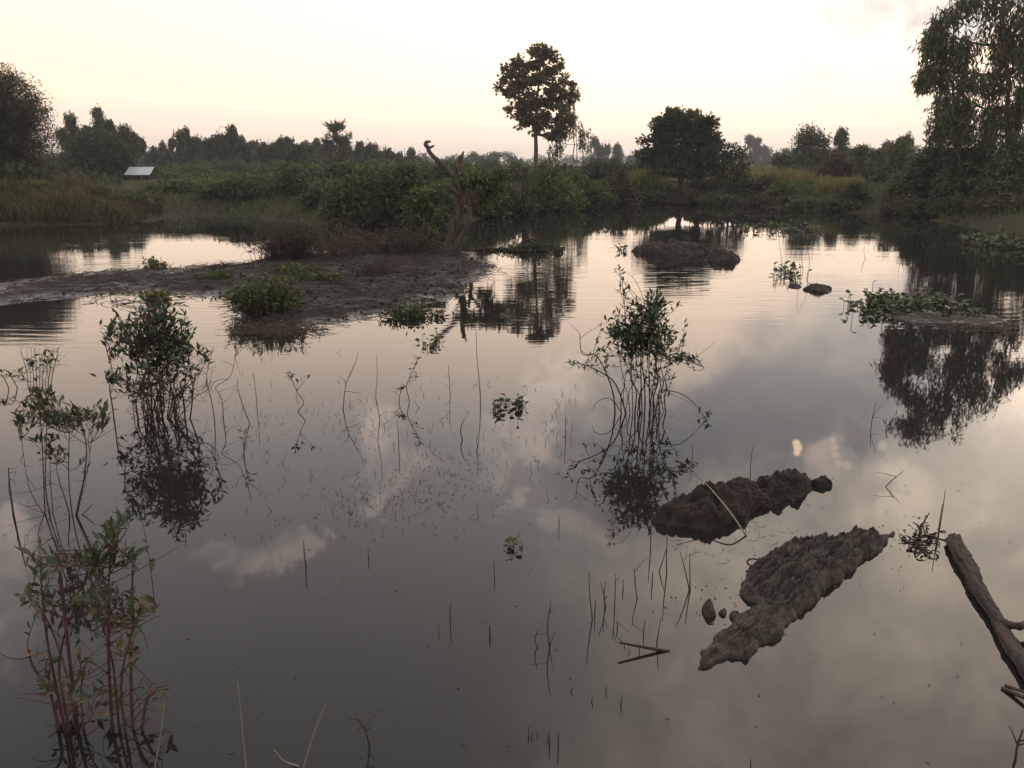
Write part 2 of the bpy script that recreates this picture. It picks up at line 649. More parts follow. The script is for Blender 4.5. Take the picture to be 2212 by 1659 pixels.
def spread(lo, hi, step, out_lo, out_hi, k=1.16):
    v = list(np.arange(lo, hi + .001, step))
    s = step
    while v[-1] < out_hi:
        s *= k
        v.append(v[-1] + s)
    s = step
    while v[0] > out_lo:
        s *= k
        v.insert(0, v[0] - s)
    return np.array(v)


gxs = spread(-46, 46, .8, -640, 640)
gys = spread(-2, 74, .7, -90, 640)
tag(grid_mesh(gxs, gys, ground_height, M['ground'], 'ground'), kind='structure')

mbw = MB()
mbw.add([(-60, .6, 0), (60, .6, 0), (60, 62, 0), (-60, 62, 0)], np.array([[0, 1, 2, 3]]))
tag(mbw.obj('water', M['water']), 'still muddy pond water mirroring the evening sky', kind='structure')

# the mud spit running out from the left
spit_px = [(-420, 640), (-150, 622), (0, 611), (110, 597), (250, 584), (400, 577), (520, 569), (600, 557), (700, 548), (850, 545),
           (960, 540), (1030, 556), (1078, 578), (1045, 596), (1010, 610), (1000, 628), (965, 648), (905, 662), (850, 682), (760, 692),
           (650, 702), (560, 706), (512, 690), (500, 664), (515, 648), (470, 640), (430, 644), (340, 634), (250, 636), (150, 646),
           (60, 656), (-100, 668), (-420, 700)]
SPIT = np.array([G(px, py)[:2] for px, py in spit_px])


def spit_height(P):
    d = -sdf(P, SPIT) + .16 * vnoise(P, 2.2, 1.0, 4) + .14 * vnoise(P, .8, 4.0)
    up = .125 * (1 - np.exp(-np.clip(d, 0, 9) / .9)) + .045 * vnoise(P, 1.3, 3.0, 4) * np.clip(d / .4, 0, 1) \
        + .020 * vnoise(P, 7.0, 1.0, 4) * np.clip(d / .2, 0, 1)
    left = np.clip((-P[:, 0] - 5.0) / 6.0, 0, 1)
    up = up * (1 - .78 * left) + .004
    return np.where(d > 0, up, np.maximum(d * .6, -.4))


tag(grid_mesh(np.arange(-22, 1.3, .075), np.arange(10.5, 25.6, .075), spit_height, M['mud'], 'mud_spit'),
    'low brown mud spit reaching into the pond from the left', kind='structure')


def floor_z(x, y):
    return max(float(spit_height(np.array([(x, y)]))[0]), gz(x, y), 0.0)


# ------------------------------------------------------------------ trees and bushes
def leaf_cloud(mb, C, per, spread_, L, W, droop=0.2, up=0.5, tint_c=None, center=None, flat=0.6):
    """clusters of leaves at the centres C"""
    m = len(C)
    if not m:
        return
    n = m * per
    P = np.repeat(C, per, 0) + rng.normal(size=(n, 3)) * spread_ * np.array((1, 1, flat))
    D = unit(n)
    if center is not None:
        o = P - center
        D = D * .8 + o / (np.linalg.norm(o, axis=1)[:, None] + 1e-6) * .6
    D[:, 2] += -droop + 0
    N = unit(n) * .8
    N[:, 2] += up
    tc = rng.uniform(0, 1, m) if tint_c is None else tint_c
    t = np.clip(np.repeat(tc, per) * .6 + rng.uniform(0, .45, n), 0, 1)
    s = rng.uniform(.65, 1.25, n)
    mb.leaves(P, D, N, L * s, W * s, t)


def lobe_points(c, r, n, shell=.38):
    d = unit(n)
    rad = rng.uniform(0, 1, n) ** shell
    rad *= 1 + .10 * np.sin(d[:, 0] * 6 + c[0] * 3) + .08 * np.sin(d[:, 2] * 9 + c[2] * 5)
    return np.asarray(c) + d * rad[:, None] * np.asarray(r)


def wobble(a, b, k, amt):
    p = np.linspace(a, b, k)
    w = rng.normal(size=(k, 3)) * amt
    w[0] = 0
    w[-1] *= .3
    return p + w


def limbs_to(mbt, trunk, lobes, r0, twigs=4, sides=5):
    """limbs from the trunk to each lobe, twigs inside the lobe"""
    zs = trunk[:, 2]
    for c, r in lobes:
        c, r = np.asarray(c, float), np.asarray(r, float)
        k = int(np.clip(np.searchsorted(zs, c[2] - r[2] * 1.3), 1, len(trunk) - 1))
        s = trunk[k]
        p = bez(s, c, (0, 0, -.12 * np.linalg.norm(c - s)), 6)
        p[1:-1] += rng.normal(size=(4, 3)) * .04 * np.linalg.norm(c - s)
        mbt.tube(p, np.linspace(r0 * .45, r0 * .12, 6), sides)
        for e in lobe_points(c, r * .85, twigs):
            j = rng.integers(2, 6)
            mbt.tube(bez(p[j], e, rng.normal(size=3) * .1 * r.mean(), 4), np.linspace(r0 * .14, r0 * .03, 4), 3)


def split_lobes(lobes, k, seed, f=.55, sp=.62):
    """break smooth crown lobes into smaller clumps with air between them"""
    r = random.Random(seed)
    out = []
    for x, y, rx, ry in lobes:
        for i in range(k):
            a = 6.283 * (i + r.uniform(-.3, .3)) / k
            q = f * r.uniform(.7, 1.2)
            out.append((x + math.cos(a) * rx * sp * r.uniform(.7, 1.25), y + math.sin(a) * ry * sp * r.uniform(.7, 1.25), rx * q, ry * q))
    return out


def lobe_tree(name, label, cat, px, D, lobes_px, mat, trunk_px=None, r0=.16, leaf=(.22, .12), dens=14, per=10, sp=.16, droop=.2,
              bark='bark_dark', group=None, depth=1.0, base_z=None, trunk_top=None, shell=.38, twigs=4, jitter=.35):
    """a tree whose crown is a set of leafy lobes; lobes are (px, py, rx, ry) as seen at distance D"""
    g = A(px, 400, D)
    z0 = gz(g[0], D) if base_z is None else base_z
    root = thing(name, label, cat, (g[0], D, z0), group)
    s = mpp(D)
    lobes = []
    for lx, ly, rx, ry in lobes_px:
        c = A(lx, ly, D)
        c[1] += rng.normal() * jitter * rx * s
        lobes.append((c, np.array((rx * s, min(rx, max(rx * .8, ry)) * s * depth, ry * s))))
    top = max(c[2] for c, r in lobes)
    tp = A(px, 0, D) * 0
    if trunk_px:
        tr = np.array([A(a, b, D) for a, b in trunk_px])
        tr[0, 2] = z0 - .15
    else:
        tx = np.mean([c[0] for c, r in lobes])
        tr = wobble((g[0], D, z0 - .15), (tx, D, z0 + (top - z0) * (trunk_top or .8)), 7, .05 * (top - z0) / 6)
    mbt = MB()
    mbt.tube(tr, np.linspace(1, .35, len(tr)) * r0, 8, rough=.05)
    limbs_to(mbt, tr, lobes, r0, twigs)
    mbt.obj('trunk', M[bark], root, True)
    mbc = MB()
    cen = np.mean([c for c, r in lobes], 0)
    for c, r in lobes:
        area = 4 * math.pi * (r[0] * r[2] + r[0] * r[1] + r[1] * r[2]) / 3
        n = max(6, int(dens * area))
        C = lobe_points(c, r, n, shell)
        C = C[C[:, 2] > z0 + .05]
        leaf_cloud(mbc, C, per, sp, leaf[0], leaf[1], droop, .5, center=cen)
    mbc.obj('crown', M[mat], root, kind='stuff')
    return root


def auto_lobes(px, top, w, bottom, n, seed, lean=0.0, narrow=0.0):
    """several leaning plumes of unequal height: ragged crown with gaps (pixels)"""
    r = random.Random(seed)
    h = bottom - top
    out = []
    np_ = max(2, min(5, round(w / 17)))
    lead = r.randrange(np_)
    for i in range(np_):
        u = (i + .5) / np_ * 2 - 1 + r.uniform(-.15, .15)
        t0 = top + (0 if i == lead else h * (r.uniform(.10, .34) + .12 * abs(u)))
        wid = w / np_ * r.uniform(.75, 1.25)
        y = t0
        k = 0
        while y < bottom:
            rr = wid * (.40 + .30 * min(1, k / 2)) * r.uniform(.8, 1.2)
            ry = rr * r.uniform(.9, 1.4)
            x = px + u * w * .40 * (1 - .25 * (y - t0) / h) + r.uniform(-.30, .30) * wid
            if r.random() > .10 or k == 0:
                out.append((x, y + ry, rr, ry))
            y += ry * r.uniform(1.15, 1.75)
            k += 1
    return out


def bush(name, label, px, top, w, D, mat, seed, base=None, n=None, leaf=(.20, .10), dens=13, per=9, sp=.14, group=None, cat='bush', droop=.15, skirt=.5):
    g = A(px, 400, D)
    z0 = max(gz(g[0], D), 0.0)
    root = thing(name, label, cat, (g[0], D, z0), group)
    s = mpp(D)
    r = random.Random(seed)
    ztop = A(px, top, D)[2]
    H = max(.6, ztop - z0)
    Wd = w * s / 2
    lobes = []
    n = n or max(5, int(w / 16))
    for i in range(n):
        u = -1 + 2 * (i + .5) / n
        hh = H * (1 - .55 * u * u) * r.uniform(.66, 1.0)
        rr = Wd * r.uniform(.30, .46)
        rz = min(hh * .45, rr * 1.1)
        lobes.append((np.array((g[0] + u * (Wd - rr * .6), D + r.uniform(-.5, .5) * Wd * .8, z0 + hh - rz)), np.array((rr, rr, rz))))
        lobes.append((np.array((g[0] + u * (Wd - rr * .4), D + r.uniform(-.8, .2) * Wd * .7, z0 + hh * .38)), np.array((rr, rr, hh * .38))))
    k = int(np.argmax([c[2] + q[2] for c, q in lobes]))
    lobes[k][0][2] = ztop - lobes[k][1][2]
    mbt, mbc = MB(), MB()
    for c, q in lobes:
        st = np.array((g[0] + r.uniform(-.35, .35) * Wd, D + r.uniform(-.3, .3) * Wd, z0 - .1))
        mbt.tube(bez(st, c, rng.normal(size=3) * .1 * H, 5), np.linspace(.035, .012, 5) * max(.5, H / 2.5), 4)
        area = 4 * math.pi * (q[0] * q[2] * 2 + q[0] * q[1]) / 3
        C = lobe_points(c, q, max(8, int(dens * area)), .42)
        C = C[C[:, 2] > z0 + .03]
        leaf_cloud(mbc, C, per, sp, leaf[0], leaf[1], droop, .6, center=np.array((g[0], D, z0 + H * .3)))
    mbt.obj('stem', M['bark_dark'], root)
    mbc.obj('foliage', M[mat], root, kind='stuff')
    return root


def droop_tree(name, label, px, top, w, D, seed, mat='leaf_euca', bottom=None, lean=0, bark='bark', r0=.10, n=16, strands=14, slen=1.0,
               leaf=(.26, .055), group=None, cat='tree', lobes=None, sparse=1.0, narrow=.45, base_px=None, subs=3, off=.16):
    """slender tree with hanging leaf sprays (eucalypt habit)"""
    bx = base_px if base_px is not None else px
    g = A(bx, 400, D)
    z0 = gz(g[0], D)
    root = thing(name, label, cat, (g[0], D, z0), group)
    s = mpp(D)
    r = random.Random(seed)
    bottom = bottom or (top + (360 - top) * .8)
    tpt = A(px + lean, top, D)
    H = tpt[2] - z0
    tr = wobble((g[0], D, z0 - .2), (tpt[0], D, tpt[2] - .03 * H), 9, .012 * H)
    mbt, mbc = MB(), MB()
    mbt.tube(tr, np.linspace(1, .18, 9) * r0, 7)
    if lobes is None:
        lobes = auto_lobes(px, top, w, bottom, max(4, n // 3), seed, lean, narrow)
    for lx, ly, rx, ry in lobes:
        c = A(lx, ly, D)
        q = np.array((rx, rx, ry)) * s
        c[1] += r.uniform(-.5, .5) * q[0]
        k = int(np.clip(np.searchsorted(tr[:, 2], c[2] - q[2] * 1.6), 1, 8))
        limb = bez(tr[k], c + (0, 0, q[2] * .5), (0, 0, -.1 * H * .3), 6)
        mbt.tube(limb, np.linspace(r0 * .38, r0 * .08, 6), 4)
        m = max(5, int(strands * sparse))
        E = lobe_points(c, q, m, .45)
        for e in E:
            tw = bez(limb[r.randint(3, 5)], e, (0, 0, .1 * q[2]), 4)
            mbt.tube(tw, np.linspace(r0 * .09, r0 * .03, 4), 3, cap=False)
        # sprays: short hanging chains of leaves
        kk = 7
        dz = np.arange(kk) / kk * slen * .5
        P = np.repeat(E, kk * subs, 0)
        nn = len(P)
        P = P + np.repeat(rng.normal(size=(m * subs, 3)) * off * slen, kk, 0)
        P[:, 2] -= np.tile(dz, m * subs)
        P += rng.normal(size=(nn, 3)) * .05 * slen
        Dv = rng.normal(size=(nn, 3)) * .45
        Dv[:, 2] -= .9
        tt = np.clip(np.repeat(rng.uniform(0, .7, m * subs), kk) + rng.uniform(0, .35, nn), 0, 1)
        sc = rng.uniform(.6, 1.25, nn)
        mbc.leaves(P, Dv, unit(nn), leaf[0] * sc, leaf[1] * sc, tt, fold=.1)
    mbt.obj('trunk', M[bark], root, True)
    mbc.obj('crown', M[mat], root, kind='stuff')
    return root


# --- the tall lone tree
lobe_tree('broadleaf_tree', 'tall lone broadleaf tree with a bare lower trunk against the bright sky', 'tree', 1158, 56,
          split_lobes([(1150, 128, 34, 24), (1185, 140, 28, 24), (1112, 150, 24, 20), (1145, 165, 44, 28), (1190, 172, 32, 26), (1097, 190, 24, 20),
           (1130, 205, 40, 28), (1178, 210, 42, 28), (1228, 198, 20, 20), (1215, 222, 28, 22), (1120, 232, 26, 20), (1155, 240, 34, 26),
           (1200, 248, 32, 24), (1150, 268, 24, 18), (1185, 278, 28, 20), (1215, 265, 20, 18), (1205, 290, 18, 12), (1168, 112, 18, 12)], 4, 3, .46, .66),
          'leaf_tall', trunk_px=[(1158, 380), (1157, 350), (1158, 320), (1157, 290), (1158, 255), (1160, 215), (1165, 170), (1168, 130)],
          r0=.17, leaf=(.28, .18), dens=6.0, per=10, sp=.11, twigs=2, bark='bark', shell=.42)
# --- the slender tree behind it
droop_tree('slender_tree', 'slender wispy tree just right of the tall lone tree', 1240, 222, 62, 64, 5, 'leaf_euca', bottom=335,
           lobes=[(1232, 245, 18, 16), (1240, 262, 20, 16), (1225, 275, 18, 18), (1258, 285, 14, 16), (1262, 308, 12, 14), (1205, 312, 16, 14), (1195, 330, 18, 12)],
           r0=.06, strands=10, slen=.8, leaf=(.26, .08))
for i, (a, b, t_) in enumerate(((1248, 262, 'nearest the tall lone tree'), (1262, 268, 'on the outer side'))):
    g = A(a, 345, 63.5)
    mb_ = MB()
    mb_.tube(wobble((g[0], 63.5, gz(g[0], 63.5) - .1), A(a - 4, b, 63.5), 7, .03), np.linspace(.045, .012, 7), 5)
    for k in range(8):
        e = A(a + random.Random(i * 9 + k).uniform(-10, 10), b + k * 8, 63.5)
        mb_.tube(bez(A(a - 1, b + k * 9 + 8, 63.5), e, (0, 0, .05), 3), np.linspace(.014, .005, 3), 3)
    o_ = mb_.obj('bare_sapling', M['twig_dry'], None)
    tag(o_, 'thin bare pole sapling behind the bushes, ' + t_, 'sapling', 'bare saplings by the tall tree')

# --- the mango-like round tree on the far bank
lobe_tree('round_tree', 'dark dense round-crowned tree standing by the water on the far bank', 'tree', 1472, 53,
          split_lobes([(1465, 262, 34, 24), (1500, 262, 26, 18), (1530, 272, 22, 18), (1430, 275, 26, 20), (1470, 288, 48, 30), (1518, 295, 34, 26),
           (1415, 308, 26, 22), (1450, 322, 40, 28), (1500, 325, 40, 28), (1540, 318, 18, 22), (1400, 332, 18, 14), (1425, 345, 28, 16),
           (1470, 352, 40, 18), (1515, 350, 28, 20), (1455, 245, 16, 10), (1430, 366, 24, 12), (1505, 372, 26, 14), (1535, 362, 18, 16), (1465, 372, 16, 9)], 4, 8, .56, .6),
          'leaf_dark', trunk_px=[(1472, 425), (1471, 405), (1469, 385), (1470, 360), (1472, 330), (1475, 295), (1476, 270)],
          r0=.20, leaf=(.26, .12), dens=10, per=10, sp=.14, twigs=2, bark='bark_dark', shell=.36)
lobe_tree('small_tree', 'small dark tree leaning close on the right of the round tree', 'tree', 1580, 52,
          [(1575, 330, 24, 18), (1600, 335, 16, 14), (1560, 352, 22, 20), (1590, 358, 24, 20), (1560, 380, 18, 18), (1595, 385, 20, 18)],
          'leaf_dark', r0=.09, leaf=(.22, .10), dens=11, per=9, sp=.16)

# --- right edge: big eucalypt with hanging foliage
euc_lobes = []
_r = random.Random(3)
for (lx, ly, rx, ry) in [(2050, 20, 30, 40), (2100, -30, 40, 50), (2150, 10, 45, 50), (2205, 0, 45, 55), (2260, 10, 45, 60), (2010, 78, 20, 26), (2050, 90, 28, 34),
                         (2095, 90, 34, 36), (2150, 90, 40, 40), (2205, 90, 40, 45), (2260, 100, 40, 50), (2000, 150, 14, 18), (2045, 150, 26, 26), (2090, 165, 34, 28),
                         (2150, 165, 30, 34), (2200, 170, 36, 36), (2250, 180, 40, 40), (2045, 215, 26, 24), (2085, 225, 26, 22), (2150, 235, 26, 26), (2200, 240, 30, 30),
                         (2030, 255, 24, 18), (2075, 270, 26, 16), (2130, 285, 30, 20), (2190, 290, 34, 24), (2180, -80, 60, 50), (2120, -110, 50, 40), (2300, 60, 40, 60), (2310, 200, 40, 60)]:
    euc_lobes.append((lx, ly, rx, ry))
droop_tree('eucalyptus_tree', 'huge weeping eucalyptus rising out of the frame at the right edge', 2160, -140, 260, 40, 11, 'leaf_euca', lobes=euc_lobes,
           base_px=2185, r0=.15, strands=15, slen=1.5, subs=7, off=.10, leaf=(.34, .075), bark='bark')
# --- left edge: feathery bamboo clump


def bamboo(name, label, px, D, culms, seed):
    g = A(px, 400, D)
    z0 = gz(g[0], D)
    root = thing(name, label, 'bamboo', (g[0], D, z0))
    r = random.Random(seed)
    mbc = MB()
    for i in range(culms):
        tx = r.uniform(-110, 132)
        edge = abs(tx) / 120
        ty = 146 + 130 * max(0, (tx - 40) / 90) ** 1.5 + r.uniform(0, 130) * (1 if r.random() < .7 else .2)
        a = np.array((g[0] + r.uniform(-.9, .9), D + r.uniform(-.9, .9), z0 - .1))
        e = A(px + tx, ty, D + r.uniform(-1.6, 1.6))
        p = bez(a, e, (-.25 * (e[0] - a[0]), 0, .28 * (e[2] - a[2])), 9)
        p[-1, 2] -= .15
        st = MB()
        st.tube(p, np.linspace(.035, .006, 9), 5)
        st.obj('culm', M['bark_dark'], root)
        m = 95
        f = rng.uniform(.08, 1.02, m)
        idx = np.clip(f * 8, 0, 7.999)
        i0 = idx.astype(int)
        C = p[i0] + (p[np.minimum(i0 + 1, 8)] - p[i0]) * (idx - i0)[:, None]
        C = C + rng.normal(size=(m, 3)) * (.10 + .30 * (1 - np.abs(f - .5)))[:, None]
        n = m * 12
        P = np.repeat(C, 12, 0) + rng.normal(size=(n, 3)) * .15
        Dv = unit(n)
        Dv[:, 2] -= .25
        mbc.leaves(P, Dv, unit(n), rng.uniform(.12, .28, n), rng.uniform(.03, .06, n), np.clip(np.repeat(rng.uniform(0, .6, m), 12) + rng.uniform(0, .4, n), 0, 1), fold=.1)
    mbc.obj('foliage', M['leaf_tall2'], root, kind='stuff')
    return root


M['leaf_tall2'] = leaf_mat('leaf_bamboo', (.036, .038, .016), (.105, .102, .046), trans=.3)
bamboo('bamboo_clump', 'big feathery bamboo clump filling the left edge of the far bank', -10, 46, 62, 4)

# --- left group by the hut
L_TREES = [
    # px, top, w, D, bottom, label, kind
    (152, 244, 58, 86, 345, 'slim eucalyptus with loose crown next to the bamboo clump', 'd'),
    (200, 230, 84, 88, 350, 'tallest eucalyptus of the group behind the hut', 'd'),
    (258, 258, 70, 84, 350, 'bushy eucalyptus directly left above the hut roof', 'd'),
    (296, 284, 34, 86, 345, 'thin drooping eucalyptus sapling right above the hut roof', 'd'),
    (335, 322, 40, 120, 356, 'small round-topped eucalyptus just right of the hut', 't'),
    (385, 288, 36, 110, 352, 'thin see-through eucalyptus, left of a close pair', 't'),
    (410, 280, 40, 112, 350, 'thin see-through eucalyptus, right of a close pair', 't'),
    (443, 318, 36, 108, 355, 'short eucalyptus left of the tall full one', 't'),
    (474, 277, 74, 106, 358, 'tall full-crowned eucalyptus in the middle of the left tree row', 'd'),
    (526, 297, 42, 112, 358, 'narrow pointed eucalyptus right of the tall full one', 't'),
    (580, 303, 66, 104, 362, 'broad eucalyptus with a rounded top in the left tree row', 'd'),
    (634, 299, 70, 108, 362, 'wide ragged eucalyptus left of the spiky-topped tree', 'd'),
    (672, 312, 44, 114, 360, 'low eucalyptus tucked beside the spiky-topped tree', 't'),
    (760, 312, 40, 104, 360, 'small eucalyptus right of the spiky-topped tree', 't'),
    (800, 314, 56, 116, 360, 'round distant eucalyptus left of the big green bank bushes', 't'),
    (852, 324, 46, 124, 360, 'low distant eucalyptus above the green bank bushes', 't'),
    (896, 330, 32, 130, 352, 'pale round-headed little tree left of the dead limb', 't'),
    (1308, 293, 74, 230, 352, 'bluish clump-crowned distant tree between the tall tree and round tree', 'd'),
    (1372, 325, 44, 300, 356, 'faint hazy tree low on the horizon left of the round tree', 't'),
    (1640, 286, 56, 290, 352, 'hazy conical distant tree right of the round tree', 'd'),
    (1815, 273, 30, 84, 335, 'wispy thin sapling sticking up on the right bank', 't'),
    (1944, 288, 64, 92, 345, 'grey-green eucalyptus rising behind the right bank bushes', 'd'),
    (1702, 318, 60, 300, 352, 'low hazy distant tree left of the right bank thicket', 't'),
]
for i, (px, top, w, D, bot, lab, k) in enumerate(L_TREES):
    if 330 < px < 900:
        top, w = top - 7, w * 1.12
    far = D > 100
    droop_tree('eucalyptus_tree', lab, px, top, w, D, 40 + i, 'leaf_far' if far else 'leaf_euca', bottom=bot, r0=.09 if far else .12,
               n=24 if k == 'd' else 15, strands=26 if k == 'd' else 17, slen=1.2 * max(1, D / 120) if far else 1.1,
               leaf=(.40 * max(1, D / 140), .17 * max(1, D / 140)) if far else (.34, .12), group='eucalyptus trees behind the pond', narrow=.35)
FILL = [(362, 312, 38), (430, 304, 38), (502, 298, 46), (553, 310, 42), (607, 304, 46), (657, 308, 44), (700, 304, 46), (745, 298, 42), (778, 312, 44), (828, 316, 48), (874, 324, 42)]
for i, (px, top, w) in enumerate(FILL):
    top -= 6
    o_ = ('leftmost', 'second', 'third', 'fourth', 'fifth', 'sixth', 'seventh', 'eighth', 'ninth', 'tenth', 'rightmost')[i]
    droop_tree('eucalyptus_tree', o_ + ' from left of the low gap-filling eucalypts in the left tree row' if 0 < i < 10 else o_ + ' of the low gap-filling eucalypts in the left tree row',
               px, top, w, 118 + (i * 7) % 16, 140 + i, 'leaf_far', bottom=364, r0=.09, n=15, strands=20, slen=1.2, leaf=(.40, .17), group='eucalyptus trees behind the pond', narrow=.35)
lobe_tree('round_tree', 'dark dense round tree hiding the left side of the hut', 'tree', 212, 72,
          [(205, 305, 40, 20), (180, 325, 32, 22), (245, 325, 34, 22), (210, 345, 56, 26), (165, 355, 26, 22), (262, 355, 24, 22), (200, 378, 50, 22), (250, 382, 34, 20)],
          'leaf_dark', r0=.16, leaf=(.30, .15), dens=9, per=10, sp=.2)


# --- spiky-topped tree
def spiky(name, label, px, top, w, D, seed):
    g = A(px, 400, D)
    z0 = gz(g[0], D)
    root = thing(name, label, 'tree', (g[0], D, z0))
    s = mpp(D)
    tp = A(px, top + 12, D)
    mbt, mbc = MB(), MB()
    tr = wobble((g[0], D, z0 - .2), tp, 8, .04)
    mbt.tube(tr, np.linspace(.12, .03, 8), 6)
    H = tp[2] - z0
    r = random.Random(seed)
    for k in range(60):
        f = r.uniform(.2, 1)
        a = tr[0] + (tr[-1] - tr[0]) * f
        an = r.uniform(0, 6.28)
        ln = w * s * .5 * (1.15 - .55 * f) * r.uniform(.6, 1.1)
        e = a + np.array((math.cos(an) * ln, math.sin(an) * ln, ln * r.uniform(.2, .7)))
        b = bez(a, e, (0, 0, -.1 * ln), 5)
        mbt.tube(b, np.linspace(.03, .008, 5), 3)
        n = 46
        q = b[rng.integers(1, 5, n)] + rng.normal(size=(n, 3)) * .12
        Dv = unit(n) * .7 + (e - a) / (np.linalg.norm(e - a) + 1e-6)
        Dv[:, 2] += .2
        mbc.leaves(q, Dv, unit(n), rng.uniform(.3, .6, n), rng.uniform(.08, .14, n), rng.uniform(0, 1, n), fold=.1)
    for k in range(9):
        a = tr[-1] - np.array((0, 0, .3)) + rng.normal(size=3) * .2
        e = a + np.array((r.uniform(-.35, .35), r.uniform(-.3, .3), r.uniform(.7, 1.3)))
        mbt.tube(np.array([a, e]), [.02, .006], 3)
    mbt.obj('trunk', M['bark_dark'], root)
    mbc.obj('crown', M['leaf_euca'], root, kind='stuff')


spiky('spiky_tree', 'tree with a spiky upright top in the left tree row', 727, 262, 66, 92, 2)

lobe_tree('scrubby_tree', 'scrubby round-headed tree on the right bank left of the rusty shrub', 'tree', 1755, 74,
          [(1750, 290, 24, 16), (1770, 303, 22, 16), (1733, 310, 22, 18), (1755, 325, 34, 20), (1725, 345, 28, 22), (1770, 350, 30, 22), (1735, 370, 30, 20)],
          'leaf_euca', r0=.10, leaf=(.28, .10), dens=9, per=9, sp=.2)

# --- bushes along the far bank
BUSHES = [
    # px, top, w, D, mat, label
    (52, 350, 170, 43, 'leaf_dark', 'dark rounded bush at the foot of the bamboo clump'),
    (388, 402, 120, 45, 'leaf_mid', 'low spreading bush on the bank right of the hut'),
    (520, 386, 140, 43, 'leaf_dark', 'dome-shaped dark bush at the waterline below the left tree row'),
    (455, 405, 100, 46, 'leaf_bright', 'light green low bush left of the dome-shaped bush'),
    (630, 366, 84, 42, 'leaf_dark', 'upright dark bush right of the dome-shaped bush'),
    (706, 384, 110, 38, 'leaf_dark', 'dark bush behind the dry brush heap'),
    (776, 358, 150, 33, 'leaf_mid', 'large leafy bush hanging over the water behind the mud spit'),
    (866, 352, 150, 31, 'leaf_dark', 'big arching green bush directly left of the dead tree'),
    (925, 412, 90, 27, 'leaf_dark', 'dense dark bush crowding the dead tree trunk on its left'),
    (1046, 368, 100, 30, 'leaf_mid', 'leafy bush right behind the dead tree trunk'),
    (1100, 392, 100, 33, 'leaf_dark', 'dark bush with brown lower twigs left of the broken stump'),
    (1190, 348, 120, 42, 'leaf_bright', 'yellow-green bush below the tall lone tree'),
    (1262, 364, 120, 46, 'leaf_mid', 'mid-green bank bush right of the yellow-green one'),
    (1330, 372, 90, 49, 'leaf_brown', 'brownish bank bush left of the round tree'),
    (1388, 366, 90, 54, 'leaf_bright', 'pale grassy bush beside the round tree trunk'),
    (1425, 392, 80, 55, 'leaf_mid', 'low green bush left of the round tree trunk'),
    (1532, 398, 90, 55, 'leaf_brown', 'dry brown brush heap right of the round tree trunk'),
    (1590, 400, 60, 52, 'leaf_dark', 'small dark bush under the leaning small tree'),
    (1645, 378, 80, 53, 'leaf_brown', 'brown-tinged bush left of the blue net'),
    (1688, 392, 60, 50, 'leaf_mid', 'small green bush in front of the blue net'),
    (1802, 328, 84, 60, 'leaf_rust', 'rusty brown dying shrub on the right bank'),
    (1862, 310, 110, 64, 'leaf_euca', 'grey-green thicket bush right of the rusty shrub'),
    (1918, 302, 110, 62, 'leaf_mid', 'tall thicket bush before the weeping eucalyptus'),
    (1846, 392, 56, 44, 'leaf_dark', 'small dark mound-shaped bush on the grassy right bank'),
    (1985, 340, 130, 44, 'leaf_mid', 'bank bush at the left foot of the weeping eucalyptus'),
    (2048, 282, 150, 43, 'leaf_dark', 'dark tangled bush under the left sprays of the eucalyptus'),
    (2120, 290, 170, 40, 'leaf_dark', 'dense dark undergrowth bush in the eucalyptus shade'),
    (2215, 280, 190, 38, 'leaf_mid', 'bulky green bush at the right edge under the eucalyptus'),
    (1955, 425, 90, 39, 'leaf_brown', 'brown straggly bush overhanging the right waterline'),
    (2080, 420, 110, 37, 'leaf_dark', 'low dark bush overhanging the water at right'),
    (1250, 412, 90, 44, 'leaf_dark', 'low dark waterside bush under the mid-green bank bush'),
    (1160, 418, 90, 40, 'leaf_dark', 'low dark waterside bush right of the broken stump'),
    (1420, 430, 70, 48, 'leaf_dark', 'small dark tuft at the waterline left below the round tree'),
    (1560, 426, 80, 48, 'leaf_mid', 'small green tuft at the waterline right below the round tree'),
    (1650, 424, 70, 47, 'leaf_brown', 'small brown tuft on the shore below the blue-green net'),
    (1740, 432, 80, 45, 'leaf_mid', 'low green tuft on the shore right of the small brown tuft'),
    (1815, 428, 70, 43, 'leaf_dark', 'low dark tuft on the grassy slope above the right waterline'),
    (88, 402, 90, 39, 'leaf_mid', 'green bush growing at the left part of the reed bed'),
    (205, 410, 70, 40, 'leaf_dark', 'dark bush growing in the middle of the reed bed'),
    (285, 416, 60, 40, 'leaf_mid', 'small green bush at the right end of the reed bed'),
    (2190, 418, 130, 35, 'leaf_brown', 'brown root-tangled bush on the eroded right bank'),
    (2010, 428, 110, 38, 'leaf_dark', 'dark waterside bush left of the low one overhanging at right'),
    (1480, 412, 90, 50, 'leaf_brown', 'dry brown scrub at the foot of the round tree'),
    (950, 392, 100, 36, 'leaf_mid', 'leafy bush seen through behind the hooked limb'),
    (1010, 360, 120, 40, 'leaf_brown', 'brownish brush just below the broken stub of the dead tree'),
    (420, 395, 90, 52, 'leaf_mid', 'green bush below the thin eucalyptus pair'),
    (580, 378, 120, 50, 'leaf_mid', 'green bush between the dome-shaped and the upright bush'),
]
for i, (px, top, w, D, mt, lab) in enumerate(BUSHES):
    D0 = D
    g_ = A(px, 400, D)
    while gz(g_[0], D) < .02 and D < D0 + 14:
        D += .5
        g_ = A(px, 400, D)
    bush('bush', lab, px, top, w, D, mt, 200 + i, group='bushes along the far bank', leaf=(.20, .10) if D < 50 else (.24, .12))


